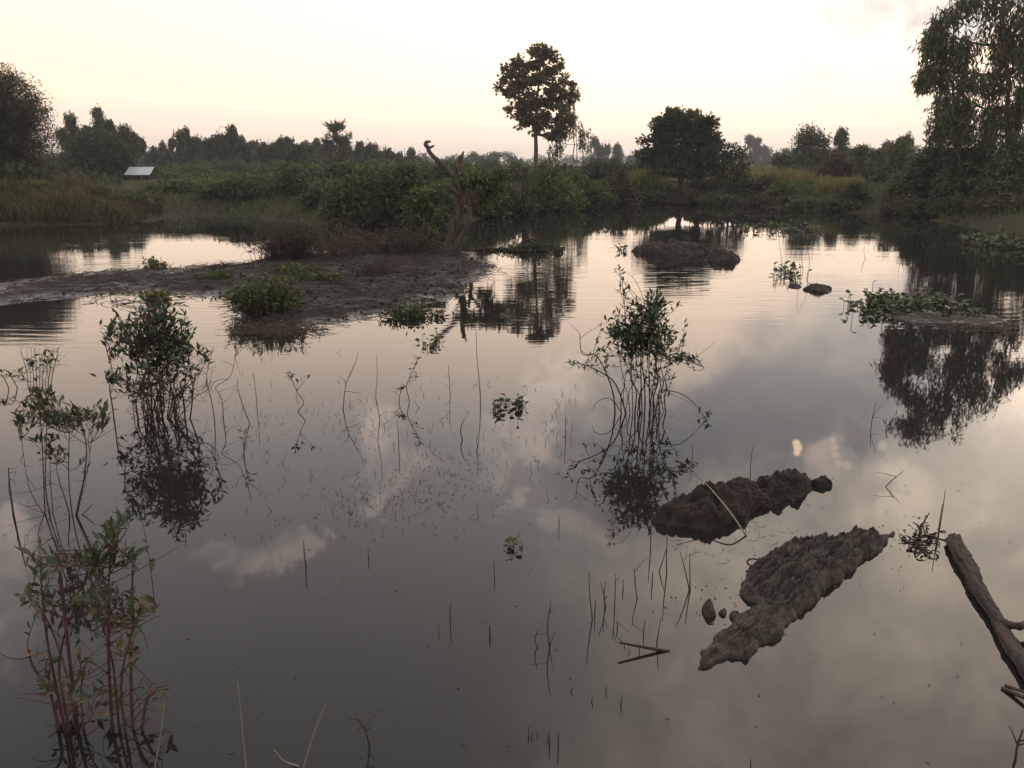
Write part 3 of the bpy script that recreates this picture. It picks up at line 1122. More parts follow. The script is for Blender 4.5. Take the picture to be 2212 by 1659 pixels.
# --- distant wood, read as one mass
def far_wood(name, label, spans, seed):
    mb = MB()
    r = random.Random(seed)
    for x0, x1, top, D in spans:
        x = x0
        while x < x1:
            w = r.uniform(22, 46)
            tt = top + r.uniform(-7, 9)
            s = mpp(D)
            for k in range(5):
                c = A(x + r.uniform(-.4, .4) * w, tt + 8 + k * (352 - tt) / 5, D + r.uniform(-4, 4))
                q = np.array((w * .42 * s, w * .42 * s, max(.8, 9 * s)))
                leaf_cloud(mb, lobe_points(c, q, 26, .4), 7, .35, .55, .3, .2, .5)
            x += w * .62
    return tag(mb.obj(name, M['leaf_far']), label, 'woodland', kind='stuff')


far_wood('distant_wood', 'hazy distant line of trees along the left horizon', [(-60, 330, 330, 160), (330, 760, 334, 150), (700, 1130, 335, 220)], 1)
far_wood('distant_wood', 'pale hazy distant line of trees along the right horizon', [(1130, 1420, 334, 330), (1560, 1760, 328, 340), (1700, 2300, 322, 240)], 2)


def scrub_belt(name, label, spans, mat, seed):
    mb = MB()
    r = random.Random(seed)
    for x0, x1, top, D in spans:
        x = x0
        while x < x1:
            w = r.uniform(26, 54)
            tt = top + r.uniform(-10, 12)
            s_ = mpp(D)
            g = A(x, 400, D)
            z0 = gz(g[0], D)
            zt = A(x, tt, D)[2]
            for k in range(3):
                c = np.array((g[0] + r.uniform(-.3, .3) * w * s_, D + r.uniform(-2, 2), z0 + (zt - z0) * (.25 + .27 * k)))
                q = np.array((w * .5 * s_, w * .4 * s_, (zt - z0) * .26))
                leaf_cloud(mb, lobe_points(c, q, 44, .4), 8, .22, .32, .16, .15, .5)
            x += w * .5
    return tag(mb.obj(name, M[mat]), label, 'scrub', kind='stuff')


scrub_belt('scrub_belt', 'dense green scrub belt between the left tree row and the bank bushes', [(290, 700, 372, 78), (300, 1120, 356, 96), (600, 1150, 364, 64)], 'leaf_mid', 5)
scrub_belt('scrub_belt', 'dense scrub belt behind the bank left of the round tree', [(1170, 1400, 358, 72)], 'leaf_far', 6)
scrub_belt('scrub_belt', 'dense scrub belt behind the right bank thicket', [(1690, 2050, 340, 74), (1780, 2260, 322, 86)], 'leaf_mid', 7)
scrub_belt('scrub_belt', 'dark undergrowth at the foot of the bamboo and hut trees', [(-120, 225, 392, 60), (-120, 140, 350, 56)], 'leaf_dark', 8)


# --- grasses
def in_poly_px(n, px0, px1, D0, D1, f=None):
    px = rng.uniform(px0, px1, n)
    D = rng.uniform(D0, D1, n)
    X = (px - CX) / F * D / (cp + (CY - 430) / F * sp)
    P = np.stack([X, D], 1)
    z = ground_height(P)
    k = z > .02
    return np.column_stack([P, z - .03])[k]


def grass(name, label, areas, mat, h, w, lean=.5, cat='grass'):
    mb = MB()
    for (n, px0, px1, D0, D1, hs) in areas:
        P = in_poly_px(n, px0, px1, D0, D1)
        cl = vnoise(P[:, :2], .62, 3.0, 4)
        hh = h * hs * rng.uniform(.45, 1.15, len(P)) * (1 + .45 * cl)
        vx = CX + P[:, 0] / P[:, 1] * (cp + (CY - 390) / F * sp) * F
        hh = np.where((vx > 262) & (vx < 338) & (P[:, 1] > 40) & (P[:, 1] < 70), hh * .3, hh)      # trodden ground before the hut
        mb.blades(P, np.clip(hh, .05, None), w * rng.uniform(.6, 1.3, len(P)), lean, np.clip(.5 + .3 * cl + rng.normal(size=len(P)) * .2, 0, 1))
    return tag(mb.obj(name, M[mat]), label, cat, kind='stuff')


grass('reed_bed', 'tall tawny reed bed lining the water below the bamboo', [(11500, -160, 190, 33.5, 44, 1.0), (5500, 180, 310, 33.5, 44, .62), (2500, 300, 350, 38, 46, .5)], 'reed', .70, .028, .75, 'reeds')
grass('bank_grass', 'rough green grass covering the far banks', [(16000, 300, 1000, 33, 60, .8), (22000, 1000, 1800, 38, 66, .8), (16000, 1700, 2300, 33, 60, .8), (9000, -200, 700, 46, 80, 1.2)],
      'grass', .38, .022, .7)
grass('dry_grass', 'straw-coloured tall grass field beyond the right bank', [(9000, 1560, 1760, 62, 110, 1.0), (5000, 1340, 1440, 56, 90, .9), (2600, 1760, 1860, 48, 58, .7)], 'field', 1.0, .04, .5)

# ------------------------------------------------------------------ hut, net
M['tin'] = flat_mat('tin', (.33, .355, .39), .45, .5, var=.12, scale=3)
M['plank'] = flat_mat('plank', (.16, .12, .09), .85, .2)
M['plank_dark'] = flat_mat('plank_dark', (.045, .035, .028), .9, .2)


def box(mb, lo, hi, tint=.5):
    (x0, y0, z0), (x1, y1, z1) = lo, hi
    v = [(x0, y0, z0), (x1, y0, z0), (x1, y1, z0), (x0, y1, z0), (x0, y0, z1), (x1, y0, z1), (x1, y1, z1), (x0, y1, z1)]
    mb.add(v, np.array([[0, 3, 2, 1], [4, 5, 6, 7], [0, 1, 5, 4], [1, 2, 6, 5], [2, 3, 7, 6], [3, 0, 4, 7]]), tint)


def hut():
    D = 70.0
    c = A(299, 380, D)
    x, z0 = c[0], gz(c[0], D)
    root = thing('stilt_hut', 'small wooden stilt hut with a pale tin roof beyond the reeds', 'hut', (x, D, z0))
    s = mpp(D)
    eave, ridge = A(296, 378, D)[2], A(296, 361, D)[2]
    fl = A(296, 400, D)[2]
    hw = 23 * s
    for dx in (-.85, 0, .85):
        for dy in (0, 1.8):
            m = MB()
            m.tube([(x + dx * hw, D + dy, z0 - .2), (x + dx * hw, D + dy, eave + .05)], .05, 6)
            m.obj('post', M['plank_dark'], root)
    m = MB(); box(m, (x - hw, D - .1, fl - .06), (x + hw, D + 1.9, fl)); m.obj('floor_deck', M['plank'], root)
    n = 7                                                   # back and side boards
    for i in range(n):
        a, b = x - hw * .9 + i * hw * 1.8 / n, x - hw * .9 + (i + .93) * hw * 1.8 / n
        m = MB(); box(m, (a, D + 1.82, fl + .002), (b, D + 1.86, eave - .05)); m.obj('wall_board', M['plank'], root)
    m = MB(); box(m, (x - hw * .9, D + .02, fl + .003), (x + hw * .1, D + .05, fl + (eave - fl) * .55)); m.obj('front_panel', M['plank'], root)
    m = MB(); box(m, (x - hw * .95, D - .12, fl + (eave - fl) * .42), (x + hw * .95, D - .08, fl + (eave - fl) * .5)); m.obj('hand_rail', M['plank'], root)
    m = MB()
    k = 15                                                  # ribbed tin sheet sloping to the viewer
    xs = np.linspace(x - hw * 1.25, x + hw * 1.15, k * 2)
    rib = .02 * (np.arange(k * 2) % 2)
    sk = .22
    top = np.stack([xs - sk, np.full(k * 2, D + 1.4), ridge + rib], 1)
    bot = np.stack([xs + sk * .6, np.full(k * 2, D - .45), eave + rib], 1)
    back = np.stack([xs - sk, np.full(k * 2, D + 2.5), eave + .25 + rib], 1)
    v = np.vstack([bot, top, back])
    i = np.arange(k * 2 - 1)
    q = np.vstack([np.stack([i, i + 1, i + 1 + 2 * k, i + 2 * k], 1), np.stack([i + 2 * k, i + 1 + 2 * k, i + 1 + 4 * k, i + 4 * k], 1)])
    m.add(v, q)
    m.obj('roof', M['tin'], root)


hut()

M['net'] = flat_mat('net', (.030, .085, .090), .7, .2, var=.4, scale=5)


def blue_net():
    D = 47.0
    c = A(1712, 384, D)
    z0 = gz(c[0], D)
    root = thing('fishing_net', 'bundle of blue-green netting draped on stakes on the right bank', 'net', (c[0], D, z0))
    s = mpp(D)
    zt = z0 + .42
    n = 16
    u, v = np.meshgrid(np.linspace(0, 1, n), np.linspace(0, 1, 7))
    X = c[0] + (u - .55) * 34 * s
    Z = z0 + .03 + (1 - v) * (zt - z0) * (.45 + .55 * np.abs(np.sin(u * 5.2 + .6)))
    Y = D + .25 * v + .12 * np.sin(u * 17 + v * 4)
    m = MB()
    i = np.arange(6)[:, None] * n + np.arange(n - 1)[None, :]
    m.add(np.stack([X.ravel(), Y.ravel(), Z.ravel()], 1), np.stack([i, i + 1, i + n + 1, i + n], -1).reshape(-1, 4))
    o = m.obj('netting', M['net'], root, True)
    md = o.modifiers.new('thick', 'SOLIDIFY'); md.thickness = .02
    for dx in (-.5, .05, .42):
        m = MB(); m.tube([(c[0] + dx * 34 * s, D + .05, z0 - .1), (c[0] + dx * 34 * s + .05, D + .05, zt + .12)], .022, 5); m.obj('stake', M['twig'], root)


blue_net()


# ------------------------------------------------------------------ dead tree on the spit
def px_line(pts, D, dy=0.0):
    return np.array([A(a, b, D + dy * i) for i, (a, b) in enumerate(pts)])


def smooth_line(p, k=5):
    """Catmull-Rom through the points"""
    p = np.asarray(p, float)
    q = np.vstack([2 * p[0] - p[1], p, 2 * p[-1] - p[-2]])
    out = []
    for i in range(1, len(q) - 2):
        for t in np.linspace(0, 1, k, endpoint=False):
            a, b, c, d = q[i - 1], q[i], q[i + 1], q[i + 2]
            out.append(.5 * ((2 * b) + (c - a) * t + (2 * a - 5 * b + 4 * c - d) * t * t + (3 * b - a - 3 * c + d) * t ** 3))
    out.append(p[-1])
    return np.array(out)


SNAG_D = G(970, 541)[1] + .15


def rad_line(r, n):
    return np.interp(np.linspace(0, 1, n), np.linspace(0, 1, len(r)), r)


def limb(name, pts, rads, mat, parent, D, sides=10, dy=0.0, rough=.13):
    p = smooth_line(px_line(pts, D, dy), 5)
    m = MB()
    m.tube(p, rad_line(rads, len(p)), sides, rough=rough)
    return m.obj(name, M[mat], parent, True)


def snag():
    D = SNAG_D
    s = mpp(D)
    b = A(968, 541, D)
    root = thing('dead_tree', 'dead broken tree with pale hooked limb and climbing leaves on the spit tip', 'dead tree', (b[0], D, floor_z(b[0], D)))
    limb('trunk', [(962, 552), (966, 532), (974, 505), (984, 475), (992, 445), (997, 418), (1000, 398)],
         [r * s for r in (27, 17, 11, 9, 8, 7.5, 7)], 'bark_snag', root, D, 14, 0, .10)
    limb('trunk_fork', [(978, 548), (984, 530), (1000, 505), (1014, 478), (1014, 445), (1008, 415)], [r * s for r in (12, 9, 6, 5, 4, 3)], 'bark_snag', root, D, 10, -.06, .1)
    lm = limb('limb', [(998, 405), (985, 386), (966, 366), (944, 346), (930, 332), (925, 321), (921, 313)], [r * s for r in (7.5, 6.5, 5.5, 5, 4.3, 4, 4)], 'bark_snag', root, D, 9, -.04)
    limb('hook', [(924, 320), (919, 312), (922, 307), (930, 306)], [r * s for r in (4, 4.2, 3.8, 2.6)], 'bark_snag', lm, D, 8)
    limb('hook', [(924, 319), (931, 318), (938, 314)], [r * s for r in (3.5, 3, 1.4)], 'bark_snag', lm, D, 7)
    limb('stub', [(1000, 402), (995, 380), (994, 355), (997, 338), (1002, 327)], [r * s for r in (9, 7, 5.5, 4.5, 1.2)], 'bark_snag', root, D, 8, .05)
    limb('limb', [(1010, 440), (1032, 418), (1058, 400), (1082, 384), (1095, 370)], [r * s for r in (5, 4, 3, 2.4, 1.4)], 'bark_snag', root, D, 6, -.12)
    limb('limb', [(998, 432), (985, 420), (975, 408)], [r * s for r in (4, 3, 1.8)], 'bark_snag', root, D, 6, -.12)
    for i, pts in enumerate([[(955, 540), (940, 545), (925, 549)], [(975, 545), (985, 556), (1000, 562)], [(960, 545), (955, 556), (945, 563)]]):
        limb('root', pts, [r * s for r in (9, 6, 2)], 'bark_snag', root, D, 7, -.25)
    mb, mt = MB(), MB()
    for (lx, ly, rx, ry, n) in [(1008, 392, 34, 11, 70), (1012, 378, 16, 6, 24), (900, 500, 26, 28, 110), (935, 420, 20, 14, 60), (910, 430, 30, 26, 130), (900, 460, 30, 30, 140), (930, 475, 26, 34, 120),
                                (925, 512, 22, 22, 80), (1050, 386, 30, 14, 90), (1075, 378, 24, 10, 50), (1062, 405, 26, 18, 80), (1045, 435, 22, 28, 60)]:
        c = A(lx, ly, D + (rng.uniform(.15, .6) if lx > 950 and ly > 395 else rng.uniform(-.5, .1)))
        q = np.array((rx, rx, ry)) * s
        C = lobe_points(c, q, n // 2, .5)
        leaf_cloud(mb, C, 9, .07, .15, .07, .15, .6)
        for e in C[::12]:
            mt.tube(bez(c + rng.normal(size=3) * .1 - (0, 0, q[2] * .6), e, rng.normal(size=3) * .08, 4), np.linspace(.010, .004, 4), 3)
    mb.obj('climber_foliage', M['leaf_mid'], root, kind='stuff')
    mt.obj('climber_stem', M['twig'], root)


snag()


def stump():
    D = 40.0
    s = mpp(D)
    b = A(1136, 440, D)
    z0 = max(gz(b[0], D), -.3)
    root = thing('broken_stump', 'dark upright broken stump among the bushes right of the dead tree', 'stump', (b[0], D, z0))
    limb('trunk', [(1133, 470), (1135, 440), (1136, 405), (1136, 380), (1134, 364)], [r * s for r in (9, 8, 7.5, 7, 6)], 'bark_dark', root, D, 9, 0, .1)
    limb('splinter', [(1139, 380), (1140, 366), (1141, 358)], [r * s for r in (3, 2, .6)], 'bark_dark', root, D, 6)


stump()


def fallen():
    D = SNAG_D - .1
    s = mpp(D)
    b = A(990, 548, D)
    root = thing('fallen_branch', 'fallen leafy branch trailing from the dead tree foot into the water', 'branch', (b[0], D, .02))
    limb('branch', [(982, 549), (1010, 546), (1042, 538), (1070, 541), (1098, 551), (1125, 548)], [r * s for r in (7, 6, 5.5, 5, 4, 2.5)], 'bark_dark', root, D, 8, -.02)
    limb('branch', [(1098, 549), (1120, 540), (1135, 520), (1158, 518), (1178, 528)], [r * s for r in (4, 3.4, 3, 2.4, 1.2)], 'bark_dark', root, D, 7)
    limb('branch', [(988, 552), (1020, 560), (1060, 563), (1105, 558)], [r * s for r in (5, 4, 3, 1.6)], 'bark_dark', root, D, 7, -.03)
    limb('branch', [(1060, 541), (1080, 556), (1110, 560), (1150, 556), (1190, 552)], [r * s for r in (4, 3.4, 3, 2.4, 1.2)], 'bark_dark', root, D, 7, -.02)
    limb('hooked_twig', [(1196, 556), (1206, 551), (1215, 543), (1208, 538), (1200, 541)], [r * s for r in (1.2, 2.2, 2.4, 2, 1)], 'bark_dark', root, D - .6, 6)
    mt, mb = MB(), MB()
    for i in range(300):
        px = rng.uniform(1050, 1214)
        top = 518 + 16 * abs((px - 1150) / 60) ** 1.3
        a = A(px, 560, D + rng.uniform(-.5, .5)); a[2] = .0
        e = A(px + rng.uniform(-20, 22), rng.uniform(top, 556), a[1] + rng.normal() * .2)
        mt.tube(bez(a, e, rng.normal(size=3) * .1, 5), np.linspace(.010, .004, 5), 3)
        k = 7
        P = a + (e - a) * rng.uniform(.3, 1.05, (k, 1)) + rng.normal(size=(k, 3)) * .03
        mb.leaves(P, unit(k) + (0, 0, .2), unit(k), rng.uniform(.07, .15, k), rng.uniform(.03, .06, k), rng.uniform(0, 1, k))
    mt.obj('twigs', M['twig'], root, kind='stuff')
    mb.obj('leaves', M['leaf_dark'], root, kind='stuff')


fallen()


# ------------------------------------------------------------------ brush and weeds on the spit
def brush(name, label, px, py, w, h, n, mat='twig_dry', leafmat=None, nl=0, arch=.5, r0=.008, cat='brush', group=None):
    g = G(px, py, .1)
    z0 = floor_z(g[0], g[1])
    D = g[1]
    s = mpp(D)
    root = thing(name, label, cat, (g[0], D, z0), group)
    mt, mb = MB(), MB()
    for i in range(n):
        a = np.array((g[0] + rng.normal() * w * .22 * s, D + rng.normal() * w * .16 * s, z0 - .04))
        an = rng.uniform(0, 6.28)
        ln = w * .5 * s * rng.uniform(.3, 1.0)
        hh = h * s * rng.uniform(.3, 1.0)
        e = a + np.array((math.cos(an) * ln, math.sin(an) * ln * .7, hh * rng.uniform(.25, 1)))
        p = bez(a, e, (0, 0, arch * hh), 7)
        p[1:] += rng.normal(size=(6, 3)) * .02 * h * s
        mt.tube(p, np.linspace(r0, r0 * .35, 7), 3, cap=False)
        for k in range(2):
            j = rng.integers(2, 6)
            q = p[j] + rng.normal(size=3) * .22 * h * s
            q[2] = max(q[2], z0)
            mt.tube(bez(p[j], q, rng.normal(size=3) * .06 * h * s, 4), np.linspace(r0 * .5, r0 * .25, 4), 3, cap=False)
        if nl:
            P = p[rng.integers(2, 7, nl)] + rng.normal(size=(nl, 3)) * .04
            mb.leaves(P, unit(nl) + (0, 0, .3), unit(nl) * .7 + (0, 0, .6), rng.uniform(.06, .12, nl), rng.uniform(.025, .05, nl), rng.uniform(0, 1, nl))
    mt.obj('twigs', M[mat], root, kind='stuff')
    if nl:
        mb.obj('foliage', M[leafmat], root, kind='stuff')
    return root


brush('dry_brush', 'big tangled dry brown brush heap at the back edge of the spit', 622, 556, 120, 96, 330, 'twig', 'leaf_brown', 5)
brush('dry_brush', 'sparse arching dry twigs on the spit between brush heap and dead tree', 730, 552, 190, 78, 150, 'twig_dry', 'leaf_brown', 2, .9)
brush('dry_brush', 'low dark twig tangle lying mid spit near the dead tree', 822, 590, 110, 46, 90, 'twig', None, 0, .6)
brush('dry_brush', 'brown twiggy brush between brush heap and dead tree trunk', 870, 546, 150, 70, 200, 'twig', 'leaf_brown', 4)
brush('dry_brush', 'dark twig wisps on the waterline behind the long pool at left', 490, 576, 70, 22, 40, 'twig', None, 0)
brush('weed_clump', 'leafy weed tuft growing on the spit left of the long pool', 335, 572, 40, 30, 26, 'twig', 'leaf_mid', 10, cat='weed')
brush('green_bush', 'rounded green bush on the near edge of the mud spit', 572, 668, 120, 84, 130, 'twig', 'leaf_mid', 16, .3, cat='bush')
brush('dry_brush', 'brown matted twigs spilling into the water below the green bush', 600, 700, 190, 30, 170, 'twig_dry', None, 0, .5)
brush('weed_clump', 'low green weeds on the spit right of the green bush', 678, 610, 100, 26, 50, 'twig', 'leaf_mid', 12, .3, cat='weed')
brush('weed_clump', 'low green weeds near the spit crest behind the green bush', 628, 592, 80, 20, 36, 'twig', 'leaf_mid', 12, .3, cat='weed')
brush('weed_clump', 'small bright weed clump above the left pool', 338, 634, 60, 26, 34, 'twig', 'leaf_bright', 12, .3, cat='weed')
brush('weed_clump', 'flat green weeds beside the puddle on the upper spit', 462, 602, 70, 22, 34, 'twig', 'leaf_mid', 10, .3, cat='weed')
brush('dry_brush', 'dark twig fringe on the right shore of the spit tip', 985, 612, 90, 18, 70, 'twig', None, 0, .4)
brush('dry_brush', 'dark leafy fringe at the lower right shore of the spit', 885, 672, 100, 26, 80, 'twig', 'leaf_dark', 6, .4)
brush('dry_brush', 'thin dark fringe of debris on the shore left of the green bush', 250, 642, 150, 14, 60, 'twig', None, 0, .4)
for nm, pts, lab in [('bent_twig', [(655, 545), (690, 490), (725, 474), (760, 485), (800, 515), (812, 545)], 'long arching twig bowed over the spit'),
                     ('bent_twig', [(575, 520), (600, 470), (632, 452), (660, 462)], 'short arching twig above the big brush heap')]:
    D_ = G(700, 552)[1]
    p_ = smooth_line(px_line(pts, D_), 5)
    m_ = MB(); m_.tube(p_, np.linspace(.009, .004, len(p_)), 5)
    tag(m_.obj(nm, M['twig_dry']), lab, 'twig', 'arching twigs over the spit')

# clods scattered over the spit
mc = MB()
for i in range(1300):
    while True:
        q = np.array([(rng.uniform(-13, .6), rng.uniform(12.3, 23))])
        if sdf(q, SPIT)[0] < -.05:
            break
    z = float(spit_height(q)[0])
    r_ = rng.uniform(.012, .05) * (1 if q[0, 0] > -6 else .6)
    d_ = unit(8) * r_ * rng.uniform(.6, 1.2, (8, 1))
    c_ = np.array((q[0, 0], q[0, 1], z))
    mc.add(c_ + np.array([(1, 0, 0), (0, 1, 0), (-1, 0, 0), (0, -1, 0), (0, 0, .8), (.1, .1, -.5)]) * r_ + rng.normal(size=(6, 3)) * r_ * .3,
           np.array([[0, 1, 4], [1, 2, 4], [2, 3, 4], [3, 0, 4], [1, 0, 5], [2, 1, 5], [3, 2, 5], [0, 3, 5]]))
tag(mc.obj('mud_clods', M['mud']), 'small clods and litter scattered over the mud spit', 'clods', kind='stuff')


# twigs and straw lying over the mud
mc = MB()
for i in range(3200):
    while True:
        q = np.array([(rng.uniform(-13, .8), rng.uniform(12.3, 23))])
        if sdf(q, SPIT)[0] < .1:
            break
    z = max(float(spit_height(q)[0]), 0) + .012
    an, ln = rng.uniform(0, 6.28), rng.uniform(.06, .45)
    a_ = np.array((q[0, 0], q[0, 1], z))
    e_ = a_ + np.array((math.cos(an) * ln, math.sin(an) * ln, rng.uniform(-.005, .07)))
    mc.tube(bez(a_, e_, (0, 0, rng.uniform(0, .05)), 4), np.linspace(.006, .003, 4), 3, cap=False)
tag(mc.obj('twig_litter', M['twig']), 'thin twigs and straw strewn over the mud spit', 'litter', kind='stuff')


# ------------------------------------------------------------------ mud mounds and clumps
def heap(name, label, poly_px, height, mat, step, seed, cat='mud', group=None, ridge=None, lumps=1.0, power=.5, edge=.06, tilt=None, jag=.7):
    """a mud heap rising from the water inside an outline given at water level"""
    poly = np.array([G(a, b)[:2] for a, b in poly_px])
    lo, hi = poly.min(0) - edge * 1.5, poly.max(0) + edge * 1.5
    xs, ys = np.arange(lo[0], hi[0], step), np.arange(lo[1], hi[1], step)
    X, Y = np.meshgrid(xs, ys)
    P = np.stack([X.ravel(), Y.ravel()], 1)
    k = 1.0 / max(.3, (hi - lo).max())
    wob = np.array([noise.fractal(Vector((p[0] * 6 * k + seed, p[1] * 6 * k, seed)), .8, 2.1, 4) for p in P])
    d = -sdf(P, poly) + wob * edge * jag
    dm = max(.02, d.max())
    prof = .55 * np.clip(d / dm, 0, 1) ** power + .45 * (1 - (1 - np.clip(d / (edge * 1.4), 0, 1)) ** 2.2)
    lum = np.array([noise.fractal(Vector((p[0] * 9 * k, p[1] * 9 * k, seed * 2.0)), .85, 2.1, 8) for p in P])
    cell = np.array([noise.voronoi(Vector((p[0] * 9 * k, p[1] * 9 * k, seed)))[0][0] for p in P])
    cel2 = np.array([noise.voronoi(Vector((p[0] * 26 * k + wb * .3, p[1] * 26 * k, seed + 4)))[0][0] for p, wb in zip(P, wob)])
    h = height * prof * (1 + lumps * (.42 * lum + .40 * (.5 - 1.7 * cell ** 2))) + height * lumps * .27 * (.45 - 1.6 * cel2 ** 2) * np.clip(d / edge, 0, 1)
    if ridge is not None:
        a, b, amp, fr = ridge
        ax = G(*b)[:2] - G(*a)[:2]
        ax /= np.linalg.norm(ax)
        u, w = P @ ax, P @ np.array((-ax[1], ax[0]))
        fib = np.array([noise.fractal(Vector((uu * 3.2, ww * fr, seed)), .7, 2.1, 5) for uu, ww in zip(u, w)])
        h += amp * fib * np.clip(d / edge, 0, 1)
    if tilt is not None:
        a, b, ha, hb = tilt
        pa, pb = G(*a)[:2], G(*b)[:2]
        f = np.clip(((P - pa) @ (pb - pa)) / ((pb - pa) @ (pb - pa)), 0, 1)
        h *= ha + (hb - ha) * f
    z = np.where(d > 0, h + .012, np.maximum(d * 2.0, -.12))
    nx, ny = len(xs), len(ys)
    i = np.arange(ny - 1)[:, None] * nx + np.arange(nx - 1)[None, :]
    q = np.stack([i, i + 1, i + nx + 1, i + nx], -1).reshape(-1, 4)
    keep = (d[q] > -edge).any(1)
    mb = MB()
    v = np.column_stack([P + rng.normal(size=P.shape) * step * .12, z])
    q = q[keep]
    used, inv = np.unique(q, return_inverse=True)
    mb.add(v[used], inv.reshape(-1, 4))
    o = mb.obj(name, M[mat], None, True)
    return tag(o, label, cat, group), poly


heap('mud_clump', 'dark lumpy mud clump standing in the water below the centre shrub',
     [(1402, 1124), (1440, 1146), (1478, 1138), (1520, 1140), (1560, 1136), (1610, 1122), (1645, 1100), (1662, 1084), (1700, 1074), (1745, 1070), (1760, 1050),
      (1740, 1040), (1690, 1044), (1640, 1050), (1570, 1058), (1510, 1072), (1450, 1094)], .155, 'mud_clump', .007, 3.3, power=.8, lumps=1.1, edge=.06, jag=1.3)
heap('mud_lump', 'small dark mud lump off the right tip of the dark mud clump', [(1750, 1048), (1775, 1055), (1795, 1050), (1790, 1043), (1768, 1041)], .05, 'mud_clump', .008, 5.1, edge=.02)
heap('mud_slab', 'long weathered mud slab slanting across the near water at right',
     [(1508, 1446), (1530, 1412), (1556, 1396), (1566, 1360), (1600, 1330), (1640, 1312), (1650, 1300), (1620, 1296), (1604, 1284), (1602, 1260), (1614, 1236), (1655, 1206),
      (1690, 1192), (1745, 1172), (1780, 1172), (1830, 1164), (1880, 1160), (1950, 1144), (1908, 1190), (1882, 1194), (1830, 1240), (1790, 1274), (1758, 1312), (1714, 1336),
      (1690, 1346), (1684, 1378), (1640, 1394), (1614, 1424), (1572, 1418), (1545, 1430)],
     .070, 'mud_slab', .007, 8.2, ridge=((1515, 1440), (1945, 1142), .042, 38), lumps=.85, power=.8, edge=.04, tilt=((1515, 1440), (1700, 1260), .6, 1.3), jag=1.5)
for pl, hh, lab in [([(1514, 1318), (1530, 1335), (1548, 1332), (1540, 1316), (1525, 1310)], .05, 'rounded mud clod floating left of the long slab'),
                    ([(1553, 1326), (1566, 1332), (1570, 1324), (1558, 1320)], .025, 'tiny mud clod between the rounded clod and the long slab'),
                    ([(1572, 1334), (1590, 1338), (1596, 1328), (1580, 1324)], .03, 'small flat clod touching the left side of the long slab'),
                    ([(1866, 1196), (1882, 1202), (1892, 1192), (1876, 1186)], .035, 'dark clod under the upper end of the long slab')]:
    heap('mud_clod', lab, pl, hh, 'mud_slab', .006, hh * 77, edge=.015, group='mud clods by the long slab')
heap('mud_mound', 'low dark mud mound in mid pond before the round tree', [(1370, 545), (1400, 550), (1450, 553), (1495, 551), (1520, 553), (1535, 546), (1500, 538), (1440, 535), (1390, 538)],
     .24, 'mud_clump', .03, 9.9, edge=.2, power=.7, lumps=1.4, jag=1.2)
heap('mud_mound', 'smaller lumpy mud mound right of the mid-pond mound', [(1525, 562), (1555, 570), (1590, 570), (1597, 563), (1570, 556), (1540, 556)], .19, 'mud_clump', .025, 12.4, edge=.1, power=.6, lumps=1.4, jag=1.2)
heap('mud_mound', 'flat grey mud patch with raised right end in the right pond', [(1735, 626), (1765, 632), (1790, 632), (1793, 626), (1770, 619), (1750, 620)], .09, 'mud_clump', .02, 15.0, edge=.08, power=.8, jag=1.2)
heap('mud_mound', 'tiny flat mud patch left of the flat grey one', [(1702, 618), (1720, 622), (1732, 620), (1718, 614)], .04, 'mud_clump', .02, 17.0, edge=.05)
heap('mud_mound', 'dark mud under the big floating leaf mat at right', [(1905, 680), (1930, 690), (1985, 700), (2050, 702), (2120, 704), (2180, 698), (2150, 684), (2080, 676), (2010, 672), (1950, 670)],
     .03, 'mud_clump', .025, 19.0, edge=.12, power=.6, lumps=1.6)


